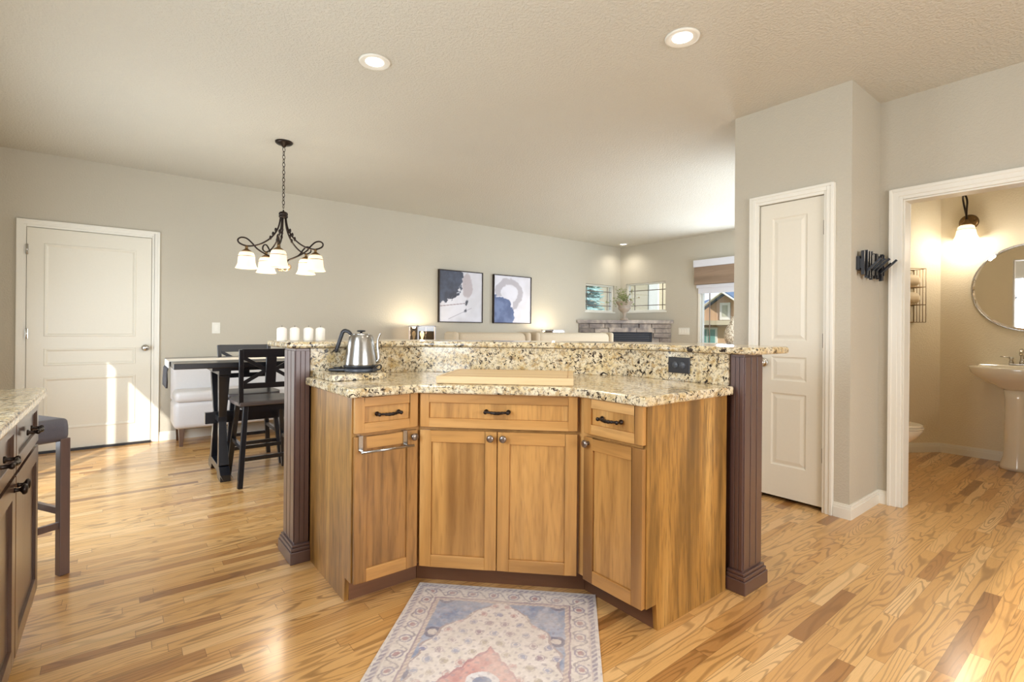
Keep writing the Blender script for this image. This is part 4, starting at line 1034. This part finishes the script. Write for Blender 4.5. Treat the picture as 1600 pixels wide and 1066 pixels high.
# wire shelf on the angled wall; local x runs along the wall, local -y is out into the room
al = math.atan2(-.5689, .8225)
AN = lambda X: (X, 1.27 + (6.33 - X) * .6900)
sx0 = 5.855; p0 = AN(sx0)
t = thing('wire_shelf', 'copper wire towel shelf on the bathroom wall left of the sink', 'shelf', (p0[0], p0[1], 1.265), al)
WL = .30; D_ = .135; HH = .51
g = G()
for z in (.0, .167, .335, HH):
    for y in (-.004, -D_): g.tube([(0, y, z), (WL, y, z)], .0032, 6)
    for x in (0, WL): g.tube([(x, -.004, z), (x, -D_, z)], .0032, 6)
    if z < HH:
        for i in range(1, 8): g.tube([(WL * i / 8, -.004, z), (WL * i / 8, -D_, z)], .0018, 5)
for x in (0, WL):
    for y in (-.004, -.035, -.068, -.101, -D_): g.tube([(x, y, 0), (x, y, HH)], .003, 6)
g.obj('wire_frame', 'gold', t)
g = G(); g.box(.01, WL - .05, -.014, -.006, .01, .16); g.obj('back_panel', 'bronzel', t)
rm = Matrix.Translation((p0[0], p0[1], 1.265)) @ Matrix.Rotation(al, 4, 'Z')
for z, lb in ((.340, 'rolled cream towel on the top tier of the wire shelf'), (.172, 'rolled cream towel on the middle tier of the wire shelf')):
    c = rm @ Vector((.012, -.07, z + .060)); q = rm.to_3x3() @ Vector((1, 0, 0))
    g = G(); ux = Vector((1, 0, 0)); pts = []
    k_ = 26
    for sgn in (0,):
        prof = [(.055 * math.cos(2 * PI * i / k_), .055 * math.sin(2 * PI * i / k_)) for i in range(k_)]
    g.pillow(0, WL - .035, -.058, .058, -.056, .056, .05)
    o = g.obj('rolled_towel', 'towel'); o.location = c; o.rotation_euler = (0, 0, al); tag(o, lb, 'towel', 'rolled bath towels')

# ------------------------------------------------------------------ rug
def rugcol(u, v):
    # u across 0..1, v along 0..1 from the cabinet end
    X = (u - .5) * .79; Y = v * 2.0
    X += .006 * nz_(X, Y, 22, 31); Y += .006 * nz_(X, Y, 22, 41)
    ivory = (216, 208, 200); blue = (136, 148, 178); rose = (206, 160, 152); slate = (120, 118, 138)
    ax = abs(X); ed = min(.395 - ax, Y, 2.0 - Y)
    c = ivory
    f = fb(X, Y, 30, 2)
    if ed < .012: c = (214, 206, 200)
    elif ed < .030: c = mixc((128, 118, 138), ivory, .25 + .6 * (math.sin((X + Y) * 260) > .2))
    elif ed < .036: c = (200, 186, 182)
    elif ed < .105:                       # main border: pale with rosettes
        c = mixc((212, 202, 194), (222, 214, 206), .5 + f)
        s = Y if .395 - ax < Y else X
        a = (s * 11.0) % 1 - .5; b = (ed - .07) * 11
        r = math.hypot(a, b)
        if r < .13: c = (168, 130, 132)
        elif .2 < r < .27: c = (150, 140, 158)
        elif abs(b - .28 * math.sin(s * 69)) < .05: c = (158, 148, 150)
    elif ed < .112: c = (150, 130, 142)
    elif ed < .128: c = mixc((206, 190, 178), (170, 150, 150), (math.sin(s_ if False else (X * 1.0 + Y) * 300) > 0) * .6)
    else:
        yy = abs(Y - 1.0)                 # symmetric about the middle
        prof = .262 - .10 * max(0, (yy - .52)) / .35 - .06 * ss(.62, .90, yy) * 2 + .012 * math.cos(yy * 55)
        prof = min(prof, max(0, (.93 - yy) * .95) + .012 * math.cos(yy * 50)) if yy > .6 else prof
        field = ax < prof
        if field:
            c = mixc(ivory, (226, 218, 214), .5 + f)
            d = prof - ax
            if d < .010: c = (168, 152, 152)
            p2 = .585 - yy + .006 * math.cos(ax * 190)
            lim = p2 * .74 if p2 > 0 else -1
            if ax < lim:
                c = mixc((212, 166, 160), (196, 146, 142), .5 + f)
                if lim - ax < .012: c = (176, 132, 136)
                e = math.hypot(X / .055, (yy - .40) / .05)
                if e < 1: c = (224, 222, 226)
                if e < .55: c = (128, 138, 166)
                if yy < .30:
                    e = math.hypot(X / .15, (yy) / .26)
                    if e < 1: c = mixc((208, 208, 214), (150, 156, 176), .5 + f)
            else:
                gx, gy = (ax * 16.5 + (math.floor(Y * 16.5) % 2) * .5) % 1 - .5, (Y * 16.5) % 1 - .5
                r = math.hypot(gx, gy); hsh = (math.floor(ax * 16.5 + .5 * (math.floor(Y * 16.5) % 2)) * 7 + math.floor(Y * 16.5) * 13) % 5
                kc_ = ((156, 160, 184), (196, 156, 154), (160, 140, 150), (178, 166, 150), (150, 150, 176))[int(hsh)]
                if r < .16 + .1 * nz_(X, Y, 60, 3): c = kc_
                elif r < .22: c = (214, 204, 200)
                elif r < .27: c = mixc(kc_, (200, 190, 190), .3)
        else:
            c = mixc((126, 140, 172), (164, 170, 190), .5 + 1.2 * f)
            r = math.hypot(ax - .235, (Y * 4.2 % 1 - .5) / 4.2)
            if r < .018: c = (206, 196, 190)
            elif r < .034: c = (112, 110, 130)
    l2 = math.sin(X * 150 + 3 * nz_(X, Y, 14, 8)) * math.sin(Y * 150 + 3 * nz_(X, Y, 14, 9))
    if l2 > .62: c = mixc(c, (150, 138, 148), .45)
    wear = .5 + 1.1 * fb(X, Y, 9, 21)
    c = mixc(c, (214, 204, 196), max(0, min(.5, .08 + .40 * wear)))
    n = nz_(X, Y, 120, 5) * 10
    return tuple(max(0, min(255, q + n)) for q in c)
ru = Vector((1, -1, 0)).normalized()      # along the cabinet front
rt = thing('area_rug', 'faded oriental runner rug in ivory, blue and rose before the island', 'rug', (1.091, 2.054, .0), -PI / 4)
# local x along the front, local y is INTO the island, so the pile runs to -y
rp = painted_panel('pile', 240, 590, .79, 2.0, lambda u, v: rugcol(u, 1 - v), rt, 'rug', y=.0065, horiz=True); rp.location = (0, -2.0, 0)
g = G(); g.box(-.001, .791, -2.001, .001, .0005, .0062); g.obj('backing', 'runner', rt)

# ------------------------------------------------------------------ outdoors
g = G(); g.box(-14, -1.0, -14, 30, -.5, -.3); g.box(-1.0, 30, 6.5, 30, -.5, -.3); g.box(7.8, 30, -14, 6.5, -.5, -.3); g.box(-1.0, 7.8, -14, -2.9, -.5, -.3); struct('ground', g, 'grass')
t = thing('sun_blocker_roof', 'unseen flat roof added to keep sun out of the kitchen window', 'sun blocker', (-1.5, .1, 2.3))  # out-of-view roof, added only to block the sun at this window
g = G(); g.box(-.45, .53, -1.6, 1.4, 0, .12); g.obj('sun_blocker_slab', 'white', t)
for yy in (-1.5, 1.3): g = G(); g.box(-.42, -.34, yy, yy + .08, -2.6, 0); g.obj('post', 'white', t)
# neighbour seen through window A
def house(label, name, loc, rz, w, d, h, rh, wm, rmat, over=.35):
    t = thing('house', label, 'house', loc, rz, None)
    g = G(); g.box(-w / 2, w / 2, 0, d, 0, h); g.obj('wall', wm, t)
    g = G(); a = [(-w / 2 - over, -over, h), (w / 2 + over, -over, h), (w / 2 + over, d + over, h), (-w / 2 - over, d + over, h)]
    g.hexa(a, [(-w / 2 - over, d / 2 - .02, h + rh), (w / 2 + over, d / 2 - .02, h + rh), (w / 2 + over, d / 2 + .02, h + rh), (-w / 2 - over, d / 2 + .02, h + rh)]); g.obj('roof', rmat, t)
    g = G(); g.box(-w / 2 - over, w / 2 + over, -over - .03, -over, h - .12, h + .05); g.obj('fascia', 'white', t)
    return t
h1 = house('pale green house with a blue-grey roof behind the left corner window', 'h', (15.5, 15.0, -.3), 0, 9, 6, 3.05, 1.5, 'stuccoB', 'roof')
# neighbour B: tan wall with a white corner board
t = thing('house', 'tan stucco house wall behind the right corner window', 'house', (12.0, 8.6, -.3))
g = G(); g.box(0, 2.2, 0, 4.6, 0, 4.2); g.obj('wall', 'stuccoA', t)
g = G(); g.box(-.04, .02, -.02, .28, 0, 4.2); g.obj('corner_board', 'white', t)
g = G(); g.box(-.4, 2.5, -.4, 5.0, 4.2, 4.4); g.obj('roof', 'roof', t)
# gable house through the tall window: its gable faces -X
t = thing('house', 'orange-tan gabled house outside the tall living room window', 'house', (15.0, 8.20, -.3))
PK = 2.70; SL = .66
g = G(); g.box(0, 6, -1.25, 1.25, 0, PK - SL * 1.25 - .05); g.hexa([(0, -1.25, PK - SL * 1.25 - .05), (0, 1.25, PK - SL * 1.25 - .05), (0, 0, PK - .05)], [(6, -1.25, PK - SL * 1.25 - .05), (6, 1.25, PK - SL * 1.25 - .05), (6, 0, PK - .05)])
g.box(2.2, 6, 1.25, 3.2, 0, 2.3); g.obj('wall', 'siding', t)
g = G()
for ye in (-1.5, 1.5):
    ze = PK - SL * 1.5
    g.hexa([(-.25, 0, PK - .03), (6.2, 0, PK - .03), (6.2, ye, ze - .03), (-.25, ye, ze - .03)], [(-.25, 0, PK + .04), (6.2, 0, PK + .04), (6.2, ye, ze + .04), (-.25, ye, ze + .04)])
g.hexa([(1.9, -1.0, 2.15), (6, -1.0, 3.0), (6, 3.4, 3.0), (1.9, 3.4, 2.15)], [(1.9, -1.0, 2.22), (6, -1.0, 3.07), (6, 3.4, 3.07), (1.9, 3.4, 2.22)])
g.obj('roof', 'roof', t)
g = G()
for ye in (-1.5, 1.5): g.beam((-.28, 0, PK - .02), (-.28, ye, PK - SL * 1.5 - .02), .03, .13, (1, 0, 0))
g.obj('bargeboard', 'white', t)
g = G(); g.box(-.05, -.005, -.13, .21, 1.82, 2.36); v_ = g.obj('gable_vent', 'white', t)
g = G(); g.box(-.06, -.05, -.05, .13, 1.92, 2.28); g.obj('louvre', 'stuccoB', v_)
g = G(); g.box(-.35, -.01, -1.25, 1.3, 1.66, 1.80); g.obj('beam', 'stuccoA', t)
for ya, yb_ in ((.30, .95), (-.75, -.10)):
    g = G(); g.box(-.05, -.005, ya, yb_, .45, 1.58); w_ = g.obj('window', 'white', t)
    g = G(); g.box(-.06, -.05, ya + .06, (ya + yb_) / 2 - .02, .52, 1.52); g.box(-.06, -.05, (ya + yb_) / 2 + .02, yb_ - .06, .52, 1.52); g.obj('pane', 'glassb', w_)
# spruce
t = thing('spruce_tree', 'blue spruce tree outside the left corner window', 'tree', (9.52, 9.15, -.3))
g = G(); g.tube([(0, 0, 0), (0, 0, 4.2)], [.11, .02], 8); g.obj('trunk', 'bark', t)
g = G(); rs = random.Random(2)
for i in range(44):
    z = .5 + 3.6 * i / 44; rr = (4.4 - z) * .20 + .03
    for k_ in range(9):
        a = rs.uniform(0, 2 * PI); L = rr * rs.uniform(.75, 1.1)
        d = Vector((math.cos(a), math.sin(a), -.22)); p = Vector((0, 0, z)); side_ = Vector((-math.sin(a), math.cos(a), 0))
        for m_ in range(7):        # sprays along the branch
            f_ = (m_ + .6) / 7; c_ = p + d * L * f_ + Vector((0, 0, .04 * f_))
            for sg in (-1, 1):
                q = c_ + (side_ * sg * .8 + d * .6 + Vector((0, 0, rs.uniform(-.2, .25)))) * rs.uniform(.13, .22)
                g.hexa([c_, c_.lerp(q, .5) + d * .02, q, c_.lerp(q, .5) - d * .02], [v + Vector((0, 0, .022)) for v in (c_, c_.lerp(q, .5) + d * .02, q, c_.lerp(q, .5) - d * .02)])
g.obj('crown', 'spruce', t, weld=False)
